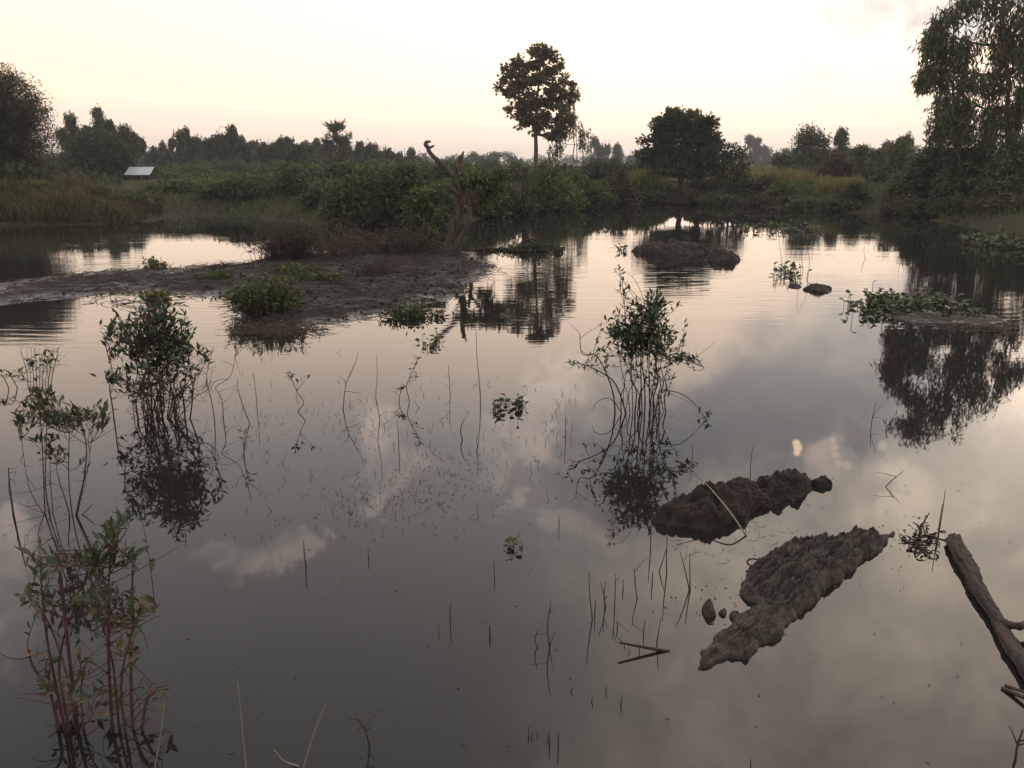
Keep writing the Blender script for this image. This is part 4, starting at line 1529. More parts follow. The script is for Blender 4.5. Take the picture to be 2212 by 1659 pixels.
# ------------------------------------------------------------------ log at the right edge
def log():
    a, b = G(2062, 1162, .035), G(2265, 1545, .02)
    root = thing('fallen_log', 'rough-barked fallen log half afloat at the lower right edge', 'log', (a[0], a[1], 0))
    n, sd = 170, 36
    t = np.linspace(0, 1, n)
    c = a + (b - a) * t[:, None]
    ax = (b - a) / np.linalg.norm(b - a)
    side = np.cross(ax, (0, 0, 1)); side /= np.linalg.norm(side)
    up = np.cross(side, ax)
    c = c + side[None] * (.016 * np.sin(t * 4.0 + .5) + .005 * np.sin(t * 21))[:, None]
    ang = np.linspace(0, 2 * math.pi, sd, endpoint=False)
    ln = np.linalg.norm(b - a)
    V = np.zeros((n, sd, 3))
    for i in range(n):
        r = .046 + .006 * math.sin(t[i] * 9) - .006 * t[i]
        if i == 0: r *= .45
        if i == 1: r *= .85
        for j in range(sd):
            w = Vector((math.cos(ang[j]) * 2.6, math.sin(ang[j]) * 2.6, t[i] * ln * 3.0))
            f = noise.fractal(w, .7, 2.1, 5)
            g = abs(noise.fractal(Vector((math.cos(ang[j]) * 5, math.sin(ang[j]) * 5, t[i] * ln * 2.0 + 9)), .6, 2.2, 4))
            q = noise.fractal(Vector((math.cos(ang[j]) * 9, math.sin(ang[j]) * 9, t[i] * ln * 11.0)), .6, 2.2, 4)
            rr = r * (1 + .20 * f - .46 * g + .10 * q)
            V[i, j] = c[i] + rr * (math.cos(ang[j]) * side + math.sin(ang[j]) * up)
    m = MB()
    i = np.arange(n - 1)[:, None] * sd; j = np.arange(sd)[None, :]; j2 = (j + 1) % sd
    v = np.vstack([V.reshape(-1, 3), [c[0] - ax * .012]])
    jj = np.arange(sd)
    m.add(v, [np.stack([i + j, i + j2, i + sd + j2, i + sd + j], -1).reshape(-1, 4), np.stack([np.full(sd, n * sd), (jj + 1) % sd, jj], 1)])
    m.obj('trunk', M['log_bark'], root, True)
    m = MB()
    p = smooth_line([G(2165, 1345, .05), G(2195, 1352, .07), G(2225, 1352, .06), G(2270, 1368, .04)], 5)
    m.tube(p, np.linspace(.024, .014, len(p)), 10, rough=.15)
    m.obj('branch_stub', M['log_bark'], root, True)
    m = MB()
    p = smooth_line([G(2062, 1175, .04), G(2068, 1190, .01), G(2080, 1210, -.02)], 4)
    m.tube(p, np.linspace(.018, .004, len(p)), 6, rough=.1)
    m.obj('bark_splinter', M['log_bark'], root)


log()
M['stick'] = M['twig']


def stick(name, label, a, b, za, zb, r, mat='twig', cat='stick', group=None, bow=.01, k=6):
    p = bez(G(a[0], a[1], za), G(b[0], b[1], zb), (rng.normal() * bow, 0, bow), k)
    m = MB(); m.tube(p, np.linspace(r, r * .55, k), 6, rough=.05)
    return tag(m.obj(name, M[mat]), label, cat, group)


stick('stick', 'straight brown stick poking out of the near water left of the slab', (1446, 1408), (1337, 1388), -.005, .06, .010, bow=.0)
stick('stick', 'dark stick entering at the lower right edge under the log', (2165, 1488), (2250, 1530), .0, .03, .012, cat='stick')
stick('stick', 'second dark stick beside the one under the log', (2172, 1482), (2250, 1510), .01, .05, .009, cat='stick')
# pale straw lying over the mud clump
p_ = smooth_line([A(1470, 990, G(1500, 1085)[1]), A(1530, 1050, G(1530, 1105)[1] - .02), A(1580, 1110, G(1580, 1130)[1] - .1), G(1612, 1158, .0)], 6)
m_ = MB(); m_.tube(p_, np.linspace(.003, .007, len(p_)), 5)
tag(m_.obj('straw', M['twig_pale']), 'long pale straw leaning across the dark mud clump', 'straw')


mst = MB()
for i in range(60):
    px_, py_ = rng.uniform(1450, 1740), 0
    py_ = 1078 - (px_ - 1450) * .10 + rng.uniform(-20, 40)
    a_ = G(px_, py_, rng.uniform(.10, .19))
    e_ = a_ + np.array((rng.normal() * .05, rng.normal() * .04, rng.normal() * .015))
    mst.tube(np.array([a_, (a_ + e_) / 2 + (0, 0, .008), e_]), [.0016, .0016, .001], 3, cap=False)
tag(mst.obj('straw_litter', M['twig_dry']), 'fine straw bits caught on the dark mud clump', 'litter', kind='stuff')


def debris():
    g = G(1990, 1170)
    root = thing('driftwood_heap', 'knot of driftwood twigs floating between the slab tip and the log', 'driftwood', (g[0], g[1], 0))
    mt = MB()
    for i in range(70):
        px, py = rng.normal(1990, 17), rng.normal(1170, 17)
        a = G(px, py, rng.uniform(-.01, .015))
        e = a + np.array((rng.normal() * .04, rng.normal() * .04, abs(rng.normal()) * .016))
        mt.tube(bez(a, e, rng.normal(size=3) * .02, 4), np.linspace(.007, .003, 4), 4)
    mt.obj('twigs', M['twig'], root, kind='stuff')
    for pts in [[G(1985, 1160, .0), G(1990, 1140, .06), G(2000, 1120, .10), G(2008, 1108, .12)], [G(1990, 1150, .03), G(1982, 1135, .08), G(1972, 1128, .09)],
                [G(1960, 1190, 0), G(1975, 1180, .02), G(2010, 1190, .01)]]:
        m = MB(); p = smooth_line(pts, 4); m.tube(p, np.linspace(.010, .003, len(p)), 5); m.obj('twig', M['twig'], root)


debris()


def ring_twig(label, px, py, r):
    c = G(px, py, .03)
    t = np.linspace(0, 2 * math.pi * .92, 18)
    p = np.stack([c[0] + r * np.cos(t), c[1] + r * .5 * np.sin(t), c[2] + r * .35 * np.sin(t)], 1)
    m = MB(); m.tube(p, .006, 5)
    tag(m.obj('looped_twig', M['twig']), label, 'twig')


ring_twig('small looped twig sticking out of the far side of the long slab', 1628, 1215, .04)


# ------------------------------------------------------------------ leaves as single pieces
def leaf_shape(name, L, W, mat, curl=.12, kind='lance'):
    if kind == 'lance':
        prof = [(0, .02), (.2, .72), (.45, 1.0), (.72, .66), (1.0, 0.0)]
    else:
        prof = [(0, .12), (.18, .80), (.48, 1.0), (.80, .74), (1.0, .12)]
    v, f = [], []
    for t, w in prof:
        z = -curl * L * t * t
        v += [(-w * W / 2, t * L, z + .18 * w * W), (0, t * L, z), (w * W / 2, t * L, z + .18 * w * W)]
    for i in range(len(prof) - 1):
        a = i * 3
        f += [(a, a + 1, a + 4, a + 3), (a + 1, a + 2, a + 5, a + 4)]
    mb = MB(); mb.add(v, np.array(f))
    return mb.mesh(name, M[mat], True)


LEAF = {k: [leaf_shape('leaf', 1, w * (.74 if k == 'fore' else 1), mt, c, kd) for w, c in ((.36, .10), (.42, .2), (.30, .05))] for k, mt, kd in
        (('shrub', 'shrub_leaf', 'lance'), ('fore', 'fore_leaf', 'lance'), ('dry', 'dry_leaf', 'lance'))}
LEAF['pad'] = [leaf_shape('leaf', 1, w, 'pad_leaf', c, 'round') for w, c in ((.85, .15), (.95, .3), (.75, .1))]


def leaf_obj(parent, kind, P, D, N, L, name='leaf'):
    D = Vector(D).normalized()
    N = Vector(N)
    S = D.cross(N)
    if S.length < 1e-4:
        S = D.orthogonal()
    S.normalize()
    U = S.cross(D)
    m = Matrix((S, D, U)).transposed().to_4x4()
    m = Matrix.Translation(Vector(P)) @ m @ Matrix.Scale(L, 4)
    o = bpy.data.objects.new(name, random.choice(LEAF[kind]))
    COL.objects.link(o)
    o.parent = parent                      # parts are modelled in place, only a thing's Empty has an offset
    if parent.type == 'EMPTY':
        o.matrix_parent_inverse = Matrix.Translation(-Vector(parent.location))
    o.matrix_basis = m
    return o


random.seed(11)


def water_shrub(name, label, base_px, stems_px, lobes, kind, leaf_len, limit, mat='twig', r0=.007, extra_twigs=0, jitter=.18, cat='shrub', up=.35, group=None):
    """shrub standing in the water: stems as polylines in pixels, leafy lobes (px, py, rx, ry, twigs, leaves per twig, kind)"""
    b = G(*base_px)
    D = b[1]
    s = mpp(D, py=base_px[1])
    root = thing(name, label, cat, (b[0], D, 0), group)
    ends, so = [], []
    for pts in stems_px:
        dy = rng.normal() * jitter
        g0 = G(*pts[0])
        g0 = A(pts[0][0], pts[0][1], D) if abs(g0[1] - D) > .8 else g0
        line = [A(px, py, D + dy * min(1, i / 2)) for i, (px, py) in enumerate(pts)]
        line[0][2] = -.05
        p = smooth_line(np.array(line), 4)
        rs = r0 * rng.uniform(.55, 1.35)
        m = MB(); m.tube(p, np.linspace(rs, rs * .4, len(p)), 5, rough=.04)
        so.append(m.obj('stem', M[mat], root, True))
        ends.append(p)
    allp = np.vstack(ends)
    owner = np.concatenate([[i] * len(p) for i, p in enumerate(ends)])
    mt, rest = MB(), MB()
    todo = []
    for lb in lobes:
        lx, ly, rx, ry, nt, nl = lb[:6]
        kd = lb[6] if len(lb) > 6 else kind
        for k in range(nt):
            c = A(lx + rng.normal() * rx * .55, ly + rng.normal() * ry * .55, D + rng.normal() * jitter * .9)
            if c[2] < .03:
                c[2] = .03
            near = allp[np.argsort(((allp - c) ** 2).sum(1))[:12]]
            near = near[near[:, 2] < c[2] + .05]
            a = near[rng.integers(0, len(near))] if len(near) else allp[np.argmin(((allp - c) ** 2).sum(1))]
            tw = bez(a, c, rng.normal(size=3) * .15 * np.linalg.norm(c - a) + (0, 0, -.02), 6)
            mt.tube(tw, np.linspace(r0 * .45, r0 * .22, 6), 4, cap=False)
            dirn = tw[-1] - tw[-3]
            dirn /= np.linalg.norm(dirn) + 1e-9
            for q in range(nl):
                f = 1 - (q / max(1, nl)) * .65
                j = f * 5
                j0 = min(4, int(j))
                P = tw[j0] + (tw[j0 + 1] - tw[j0]) * (j - j0)
                if np.linalg.norm(c - a) < leaf_len * 1.5:
                    P = P + rng.normal(size=3) * leaf_len * .35
                sd = unit(1)[0]
                Dv = dirn * .55 + sd * .8 + (0, 0, up)
                Nv = unit(1)[0] * .7 + (0, 0, .8)
                todo.append((P, Dv, Nv, leaf_len * rng.uniform(.4, 1.25), kd if rng.random() > .05 else 'dry'))
    for k in range(extra_twigs):
        p = ends[rng.integers(0, len(ends))]
        a = p[rng.integers(1, len(p))]
        c = a + rng.normal(size=3) * np.array((.11, .11, .10))
        mt.tube(bez(a, c, rng.normal(size=3) * .03, 5), np.linspace(r0 * .4, r0 * .2, 5), 3, cap=False)
    order = rng.permutation(len(todo))
    for n, i in enumerate(order):
        P, Dv, Nv, L, kd = todo[i]
        if P[2] < .01:
            continue
        if n < limit:
            leaf_obj(so[owner[int(np.argmin(((allp - P) ** 2).sum(1)))]], kd, P, Dv, Nv, L)
        else:
            rest.leaves([P], np.array([Dv]), np.array([Nv]), L, L * .38, rng.uniform(0, 1), fold=.18)
    mt.obj('twigs', M[mat], root, kind='stuff')
    if rest.n:
        rest.obj('foliage', M['fore_leaf_mesh' if kind == 'fore' else 'shrub_leaf_mesh'], root, kind='stuff')
    return root


# centre shrub
_r = random.Random(21)
stems = []
for i in range(17):
    bx = 1345 + 95 * (i / 16) + _r.uniform(-4, 4)
    tx = 1335 + 105 * (i / 16) + _r.uniform(-12, 12)
    stems.append([(bx, 893 + _r.uniform(-10, 12)), (bx + _r.uniform(-9, 9), 858 + _r.uniform(-9, 9)), (bx + _r.uniform(-13, 13), 826 + _r.uniform(-9, 9)), ((bx + tx) / 2 + _r.uniform(-13, 13), 790 + _r.uniform(-12, 12)), (tx + _r.uniform(-14, 14), 735 + _r.uniform(-35, 35))])
stems += [[(1388, 890), (1384, 780), (1388, 690), (1395, 648)], [(1405, 892), (1402, 780), (1412, 690), (1428, 650)],
          [(1368, 892), (1362, 760), (1352, 700), (1345, 620), (1338, 578)],
          [(1356, 893), (1330, 830), (1290, 800), (1250, 785), (1237, 790)], [(1330, 893), (1322, 840), (1290, 770), (1258, 765), (1252, 720)],
          [(1420, 893), (1440, 800), (1470, 770), (1500, 775), (1522, 795)], [(1415, 893), (1430, 848), (1470, 850), (1500, 872), (1525, 905)],
          [(1350, 893), (1320, 862), (1290, 868), (1280, 885)]]
water_shrub('water_shrub', 'leafy shrub on many thin bare stems standing in the pond centre', (1390, 893), stems,
            [(1385, 712, 60, 40, 80, 8), (1400, 680, 44, 30, 36, 7), (1430, 662, 26, 20, 14, 6), (1350, 720, 40, 26, 30, 7), (1395, 748, 66, 28, 44, 6), (1440, 760, 30, 20, 12, 5),
             (1475, 772, 24, 14, 8, 4), (1500, 782, 24, 16, 9, 4), (1290, 770, 30, 14, 7, 4), (1258, 780, 20, 12, 5, 4), (1325, 765, 20, 14, 6, 4), (1518, 905, 9, 5, 4, 3),
             (1390, 815, 60, 34, 14, 3), (1380, 800, 60, 20, 8, 3, 'dry'), (1338, 590, 8, 14, 5, 3), (1345, 625, 8, 18, 5, 3), (1405, 640, 12, 12, 5, 4), (1315, 690, 10, 8, 3, 3)],
            'shrub', .075, 290, r0=.0065, extra_twigs=40)

# left shrub
stems = []
for i in range(34):
    bx = 340 + _r.gauss(0, 42)
    tx = 345 + (bx - 340) * 1.15 + _r.uniform(-26, 26)
    stems.append([(bx, 905 + _r.uniform(-14, 14)), (bx + _r.uniform(-16, 16), 870 + _r.uniform(-12, 12)), (bx + _r.uniform(-18, 18), 838 + _r.uniform(-12, 12)), ((bx + tx) / 2 + _r.uniform(-18, 18), 808), (tx, 765 + _r.uniform(-40, 40))])
stems += [[(330, 905), (322, 800), (318, 720), (322, 665)], [(350, 905), (345, 800), (360, 720), (372, 690)],
          [(312, 905), (300, 850), (270, 825), (235, 812)], [(370, 905), (395, 850), (430, 810), (446, 768)], [(375, 906), (420, 860), (450, 840), (458, 800)]]
water_shrub('water_shrub', 'bushy shrub with reddish tangled stems standing in the water at left', (340, 905), stems,
            [(312, 720, 70, 46, 64, 7), (368, 742, 56, 42, 50, 7), (322, 672, 34, 20, 22, 6), (352, 690, 42, 24, 24, 6), (262, 708, 36, 24, 20, 6), (345, 780, 72, 34, 48, 6),
             (285, 755, 30, 24, 14, 5), (400, 760, 18, 20, 8, 4), (245, 815, 26, 12, 9, 5), (270, 830, 24, 14, 7, 4), (320, 815, 40, 20, 14, 4), (350, 845, 70, 30, 26, 3), (340, 850, 60, 24, 12, 3, 'dry'), (420, 800, 24, 30, 8, 3)],
            'shrub', .085, 290, mat='twig_red', r0=.007, extra_twigs=320)

# near left, taller plant
water_shrub('water_shrub', 'slender near-left plant with whorls of lance leaves above red stems', (150, 1112), [
    [(155, 1108), (150, 1060), (148, 1000), (150, 935), (152, 905)], [(158, 1108), (175, 1060), (190, 1010), (198, 940), (205, 890)], [(152, 1110), (140, 1075), (128, 1040), (122, 1010)],
    [(118, 1146), (105, 1100), (98, 1040), (100, 960), (101, 900)], [(112, 1150), (88, 1100), (62, 1050), (48, 960), (46, 912)], [(120, 1148), (112, 1080), (108, 1010), (111, 975)],
    [(100, 1140), (95, 1050), (90, 940), (84, 855), (92, 838)], [(160, 1110), (185, 1105), (200, 1090)], [(30, 1120), (22, 1060), (18, 1010)], [(160, 1106), (182, 1030), (186, 960), (168, 890)]],
    [(47, 905, 24, 14, 7, 7), (100, 905, 30, 18, 12, 7), (153, 905, 26, 14, 9, 7), (170, 888, 18, 14, 6, 6), (215, 885, 24, 16, 8, 6), (112, 975, 24, 22, 11, 6), (86, 855, 18, 22, 8, 6),
     (205, 905, 22, 14, 6, 6), (110, 870, 22, 14, 7, 6), (186, 1010, 8, 24, 3, 3)], 'fore', .070, 260, mat='twig_red', r0=.006, extra_twigs=30, jitter=.12, up=.5)
# nearest plant at the lower left
water_shrub('water_shrub', 'nearest ragged plant with dying brown leaves at the lower left corner', (200, 1580), [
    [(140, 1572), (125, 1500), (105, 1400), (92, 1300), (88, 1215)], [(165, 1580), (150, 1480), (120, 1380), (85, 1310), (62, 1290)], [(240, 1575), (236, 1460), (234, 1340), (236, 1240), (244, 1135)],
    [(285, 1578), (283, 1460), (288, 1360), (286, 1270), (286, 1200)], [(255, 1575), (245, 1440), (215, 1330), (195, 1250), (195, 1210)], [(180, 1580), (175, 1500), (182, 1440)],
    [(300, 1575), (315, 1520), (330, 1490)], [(150, 1575), (135, 1500), (128, 1430), (150, 1340), (190, 1290)], [(125, 1570), (110, 1500), (72, 1440), (60, 1400)], [(270, 1578), (262, 1500), (270, 1420), (300, 1330), (335, 1320)],
    [(120, 1300), (130, 1240), (125, 1190), (110, 1150)]],
    [(87, 1215, 22, 20, 6, 6), (63, 1288, 20, 16, 5, 6), (98, 1325, 16, 22, 4, 5), (195, 1213, 26, 16, 9, 6), (240, 1140, 26, 16, 7, 6), (275, 1125, 26, 18, 6, 6), (286, 1199, 22, 18, 7, 6), (235, 1200, 26, 16, 7, 6),
     (192, 1290, 28, 18, 9, 6), (290, 1305, 16, 22, 6, 6), (290, 1360, 12, 22, 5, 5), (236, 1340, 14, 30, 4, 5, 'dry'), (328, 1300, 12, 14, 2, 4),
     (105, 1480, 22, 24, 7, 5, 'dry'), (150, 1516, 22, 20, 6, 5, 'dry'), (237, 1516, 18, 24, 7, 5, 'dry'), (280, 1418, 14, 24, 5, 5, 'dry'), (330, 1490, 20, 14, 5, 4, 'dry'), (180, 1450, 18, 20, 4, 4, 'dry'), (95, 1420, 16, 16, 3, 4, 'dry')],
    'fore', .058, 290, mat='twig_red', r0=.0065, extra_twigs=60, jitter=.10, up=.4)
# dark half-dead plant at far left
water_shrub('dead_weed', 'dark half-drowned weed tangle at the far left edge', (75, 838), [
    [(60 + 6 * i, 838 + (i % 3) * 4), (58 + 7 * i, 805), (50 + 9 * i, 775), (46 + 10 * i + _r.uniform(-8, 8), 752)] for i in range(9)] + [[(20, 830), (5, 812), (-20, 808)], [(40, 834), (20, 806), (0, 800), (-30, 812)]],
    [(75, 790, 34, 22, 12, 4), (100, 775, 24, 14, 6, 4), (20, 812, 26, 8, 8, 4)], 'shrub', .07, 90, mat='twig', r0=.006, extra_twigs=60, cat='weed')


# ------------------------------------------------------------------ small emergent plants
def stalk(name, label, pts, r=.004, mat='twig', cat='stalk', group=None, twigs=0):
    """a stalk rising from the water: first pixel is its foot"""
    b = G(*pts[0])
    line = [A(px, py, b[1] + rng.normal() * .01) for px, py in pts]
    line[0][2] = -.03
    p = smooth_line(np.array(line), 4) if len(line) > 2 else np.array(line)
    m = MB(); m.tube(p, np.linspace(r, r * .5, len(p)), 5)
    for k in range(twigs):
        a = p[rng.integers(1, len(p))]
        m.tube(bez(a, a + rng.normal(size=3) * np.array((.05, .05, .04)) + (0, 0, .03), (0, 0, .01), 4), np.linspace(r * .6, r * .3, 4), 4)
    return tag(m.obj(name, M[mat]), label, cat, group)


def q2(x, y): return (504 + x * .358, 684 + y * .358)
def q3(x, y): return (900 + x * .293, 1152 + y * .293)


ORD = ['leftmost', 'second from left', 'third from left', 'fourth from left', 'fifth from left', 'sixth from left', 'seventh from left', 'eighth from left', 'ninth from left', 'tenth from left', 'eleventh from left']


def ordinals(xs):
    """place words for things standing side by side"""
    rank = {i: k for k, i in enumerate(sorted(range(len(xs)), key=lambda i: xs[i]))}
    return [('rightmost' if rank[i] == len(xs) - 1 else ORD[rank[i]]) for i in range(len(xs))]


SP = 'reed_stalk'
stalk(SP, 'tall thin stalk rising alone between the centre shrub and the spit', [q2(1492, 525), q2(1485, 400), q2(1470, 250), q2(1464, 60)], .005)
stalk(SP, 'straight stalk standing just left of the centre shrub', [q2(2005, 735), q2(2004, 660), q2(2003, 592)], .004)
stalk(SP, 'wavy bent stalk right of the leaning sapling reflection', [q2(1387, 745), q2(1372, 700), q2(1380, 650), q2(1398, 612)], .006)
stalk(SP, 'thin stalk right beside the wavy bent stalk', [q2(1478, 780), q2(1466, 745), q2(1474, 712)], .004)
stalk(SP, 'forked dead twig with a bent reflection left of the tall lone stalk', [q2(1310, 470), q2(1302, 380), q2(1298, 290)], .004, twigs=4)
stalk(SP, 'twiggy stalk leaning left of the leaning sapling', [q2(888, 620), q2(860, 490), q2(868, 370), q2(865, 230)], .004, twigs=3)
stalk(SP, 'long curved leaning stem at the left of the open water', [q2(105, 640), q2(70, 570), q2(30, 450), q2(25, 375)], .005, 'twig_dry', twigs=4)
stalk(SP, 'pair-like upright stem right of the long curved leaning stem', [q2(142, 560), q2(135, 450), q2(122, 345)], .004, 'twig_dry', twigs=2)
stalk(SP, 'branching dead stem with whorled foot in the open water', [q2(660, 560), q2(672, 450), q2(690, 380), q2(740, 270)], .005, 'twig_dry', twigs=7)
stalk(SP, 'thin stalk in front of the leaning sapling', [q2(998, 790), q2(995, 700), q2(988, 622)], .004)
stalk(SP, 'lone short stalk in the open water nearest the three cloud puffs', [q2(1966, 1265), q2(1965, 1192)], .0035)
stalk(SP, 'curved black stalk in the dark water left of centre', [q2(440, 1500), q2(428, 1430), q2(425, 1350)], .005)
stalk(SP, 'short stalk right of the curved black stalk', [q2(815, 1460), q2(812, 1395)], .0035)
stalk(SP, 'upright stalk below the star-shaped floating plant', [q3(575, 320), q3(570, 200)], .0035)
stalk(SP, 'twin-looking stalk in the dark water, left one', [q3(165, 735), q3(160, 668)], .0035)
stalk(SP, 'twin-looking stalk in the dark water, right one', [q3(250, 650), q3(246, 580), q3(254, 505)], .0035)
stalk(SP, 'stout black stalk stub in the dark lower water', [q3(542, 755), q3(538, 680)], .006)
stalk(SP, 'thin bowed stalk above the dead twig raft', [q3(985, 840), q3(966, 690), q3(990, 500)], .004, twigs=3)
stalk(SP, 'bent dead twig at the left end of the twig raft', [q3(920, 845), q3(872, 800), q3(890, 715)], .004)
_L = [((1300, 640), (1270, 290)), ((1390, 560), (1355, 360)), ((1400, 545), (1392, 360)), ((1458, 545), (1462, 300)), ((1522, 425), (1526, 345)),
                            ((1632, 480), (1605, 260)), ((1310, 600), (1318, 490)), ((1480, 700), (1475, 650)), ((1625, 350), (1618, 315))]
_Lo = ordinals([(e[0][0] if isinstance(e[0], tuple) else e[0]) for e in _L])
for i, (a, b) in enumerate(_L):
    mid = ((a[0] + b[0]) / 2 + _r.uniform(-14, 14), (a[1] + b[1]) / 2)
    stalk('reed_stalk', f'{_Lo[i]} thin dark stalk of the loose stand left of the long slab', [q3(*a), q3(*mid), q3(*b)], .0038, group='stalks in the loose stand', twigs=i % 2)
_L = [((1725, 130), (1730, -120)), ((1845, 310), (1852, -60)), ((1780, 280), (1840, 120)), ((2020, 415), (2014, 150)), ((2020, 415), (1945, 140)), ((1740, 380), (1742, 280))]
_Lo = ordinals([(e[0][0] if isinstance(e[0], tuple) else e[0]) for e in _L])
for i, (a, b) in enumerate(_L):
    mid = ((a[0] + b[0]) / 2 + _r.uniform(-8, 8), (a[1] + b[1]) / 2)
    stalk('reed_stalk', f'{_Lo[i]} of the tall thin stalks rising before the dark mud clump', [q3(*a), q3(*mid), q3(*b)], .0042, group='stalks before the mud clump')
_L = [((1668, 745), (1684, 635)), ((1768, 800), (1800, 622)), ((1580, 890), (1560, 840)), ((1645, 880), (1640, 830)), ((1540, 840), (1530, 822))]
_Lo = ordinals([(e[0][0] if isinstance(e[0], tuple) else e[0]) for e in _L])
for i, (a, b) in enumerate(_L):
    stalk('reed_stalk', f'{_Lo[i]} of the short stalks beside the straight brown stick', [q3(*a), q3(*b)], .0036, group='stalks by the brown stick')
_L = [((1110, 1170), (1155, 1135)), ((1280, 1250), (1302, 1205)), ((1385, 1170), (1402, 1130)), ((1502, 1260), (1514, 1195)), ((822, 1500), (826, 1420)), ((978, 1560), (980, 1460)),
                            ((1046, 1560), (1044, 1460)), ((850, 1510), (846, 1465)), ((1010, 1530), (955, 1480)), ((1125, 1525), (1150, 1505)), ((885, 1510), (888, 1470))]
_Lo = ordinals([(e[0][0] if isinstance(e[0], tuple) else e[0]) for e in _L])
for i, (a, b) in enumerate(_L):
    stalk('reed_stalk', f'{_Lo[i]} of the small black stalk stubs near the bottom centre', [q3(*a), q3(*b)], .0038, group='stalk stubs at the bottom centre')
for i, (x, t, b) in enumerate([(1128, 55, 98), (1180, 40, 60), (1555, 250, 285)]):
    pass
stalk(SP, 'thin stalk before the right weeping eucalyptus reflection with a loop', [(1882, 918), (1886, 895), (1893, 868)], .004, twigs=3)
stalk(SP, 'bent V-shaped stem right of the dark mud clump', [(1906, 1052), (1930, 1035), (1952, 1018)], .004, twigs=3)
stalk(SP, 'tall thin stalk beside the floating driftwood knot', [(2032, 1130), (2038, 1090), (2042, 1058)], .004)
stalk(SP, 'short stalk just behind the tall one at the driftwood knot', [(2026, 1160), (2030, 1125), (2036, 1088)], .004)
stalk(SP, 'dark forked twig at the bottom right corner', [(2195, 1640), (2198, 1610), (2210, 1575)], .006, twigs=4)
stalk(SP, 'lone stalk at the bottom edge right of centre', [(1623, 1664), (1622, 1640)], .004)
stalk(SP, 'thin stalk standing on the dark mud clump', [(1622, 1062), (1621, 1010), (1626, 965)], .004)
stalk(SP, 'thin stalk at the left end of the mud clump', [(1494, 1000), (1496, 970), (1490, 955)], .003)
_L = [(1690, 570, 508), (1735, 590, 500), (1745, 600, 520), (1950, 560, 520), (1870, 560, 530)]
_Lo = ordinals([(e[0][0] if isinstance(e[0], tuple) else e[0]) for e in _L])
for i, (x, b, t) in enumerate(_L):
    stalk('reed_stalk', f'{_Lo[i]} of the faint thin reeds in the far right pond', [(x, b), (x + _r.uniform(-5, 5), (b + t) / 2), (x + _r.uniform(-12, 12), t)], .006, 'twig_dry', group='far right pond reeds')


def sapling(label, pts, tips, n=6, L=.06):
    b = G(*pts[0])
    D = b[1]
    root = thing('sapling', label, 'sapling', (b[0], D, 0))
    p = smooth_line(np.array([A(px, py, D) for px, py in pts]), 4)
    p[0, 2] = -.03
    m = MB(); m.tube(p, np.linspace(.005, .002, len(p)), 5); m.obj('stem', M['twig'], root)
    for (px, py, k) in tips:
        c = A(px, py, D)
        j = int(np.argmin(((p - c) ** 2).sum(1)))
        m = MB(); m.tube(bez(p[max(0, j - 2)], c, (0, 0, .01), 4), [.003, .0025, .002, .0015], 4); tw_ = m.obj('twig', M['twig'], root)
        for i in range(k):
            an = i / k * 6.28 + _r.uniform(-.3, .3)
            leaf_obj(tw_, 'shrub', c + rng.normal(size=3) * .01, (math.cos(an), math.sin(an) * .8, _r.uniform(.1, .8)), (rng.normal() * .3, rng.normal() * .3, 1), L * _r.uniform(.7, 1.2))


sapling('leaning sapling with a leaf whorl near its foot in the open water', [q2(1065, 510), q2(1045, 420), q2(1085, 330), q2(1112, 250)], [(*q2(1112, 255), 8), (*q2(1095, 290), 5), (*q2(1075, 320), 2), (*q2(1100, 380), 4), (*q2(1112, 350), 3)])
sapling('short sapling topped by a broad leaf whorl beside the leaning sapling', [q2(998, 515), q2(1004, 480), q2(1012, 445)], [(*q2(1012, 440), 9), (*q2(1030, 425), 5), (*q2(970, 455), 3)])
sapling('two-armed sapling with a leafy left tip in the open water', [q2(385, 575), q2(425, 520), q2(395, 470), q2(345, 370)], [(*q2(340, 350), 8), (*q2(350, 372), 5), (*q2(455, 360), 4), (*q2(390, 392), 3)])
sapling('small pinkish sapling at the left of the stubble water', [q2(62, 850), q2(64, 780), q2(68, 700)], [(*q2(68, 700), 4), (*q2(55, 740), 3), (*q2(85, 750), 3)])


# ------------------------------------------------------------------ floating leaf clumps
def pads(name, label, spots, L, up=(.2, .9), cat='water plant', limit=400, group=None):
    """floating rosettes: each (px, py, spread px x, spread px y, leaves)"""
    b = G(spots[0][0], spots[0][1])
    root = thing(name, label, cat, (b[0], b[1], 0), group)
    rest, st = MB(), MB()
    n = 0
    for px, py, sx, sy, k in spots:
        for i in range(k):
            c = G(px + rng.normal() * sx * .5, py + rng.normal() * sy * .5, 0)
            z = abs(rng.normal()) * L * .9
            f = c + np.array((0, 0, z))
            an = rng.uniform(0, 6.28)
            ur = rng.uniform(*up)
            Dv = np.array((math.cos(an), math.sin(an), ur))
            st.tube(bez(c - (0, 0, .01), f, rng.normal(size=3) * .02, 3), np.full(3, L * .05), 3, cap=False)
            ln = L * rng.uniform(.6, 1.2)
            if n < limit:
                leaf_obj(root, 'pad', f, Dv, (rng.normal() * .3, rng.normal() * .3 - .2, 1), ln)
                n += 1
            else:
                rest.leaves([f], np.array([Dv]), np.array([(0, -.2, 1.0)]), ln, ln * .8, rng.uniform(0, 1))
    st.obj('petioles', M['twig'], root, kind='stuff')
    if rest.n:
        rest.obj('foliage', M['pad_leaf_mesh'], root, kind='stuff')
    return root


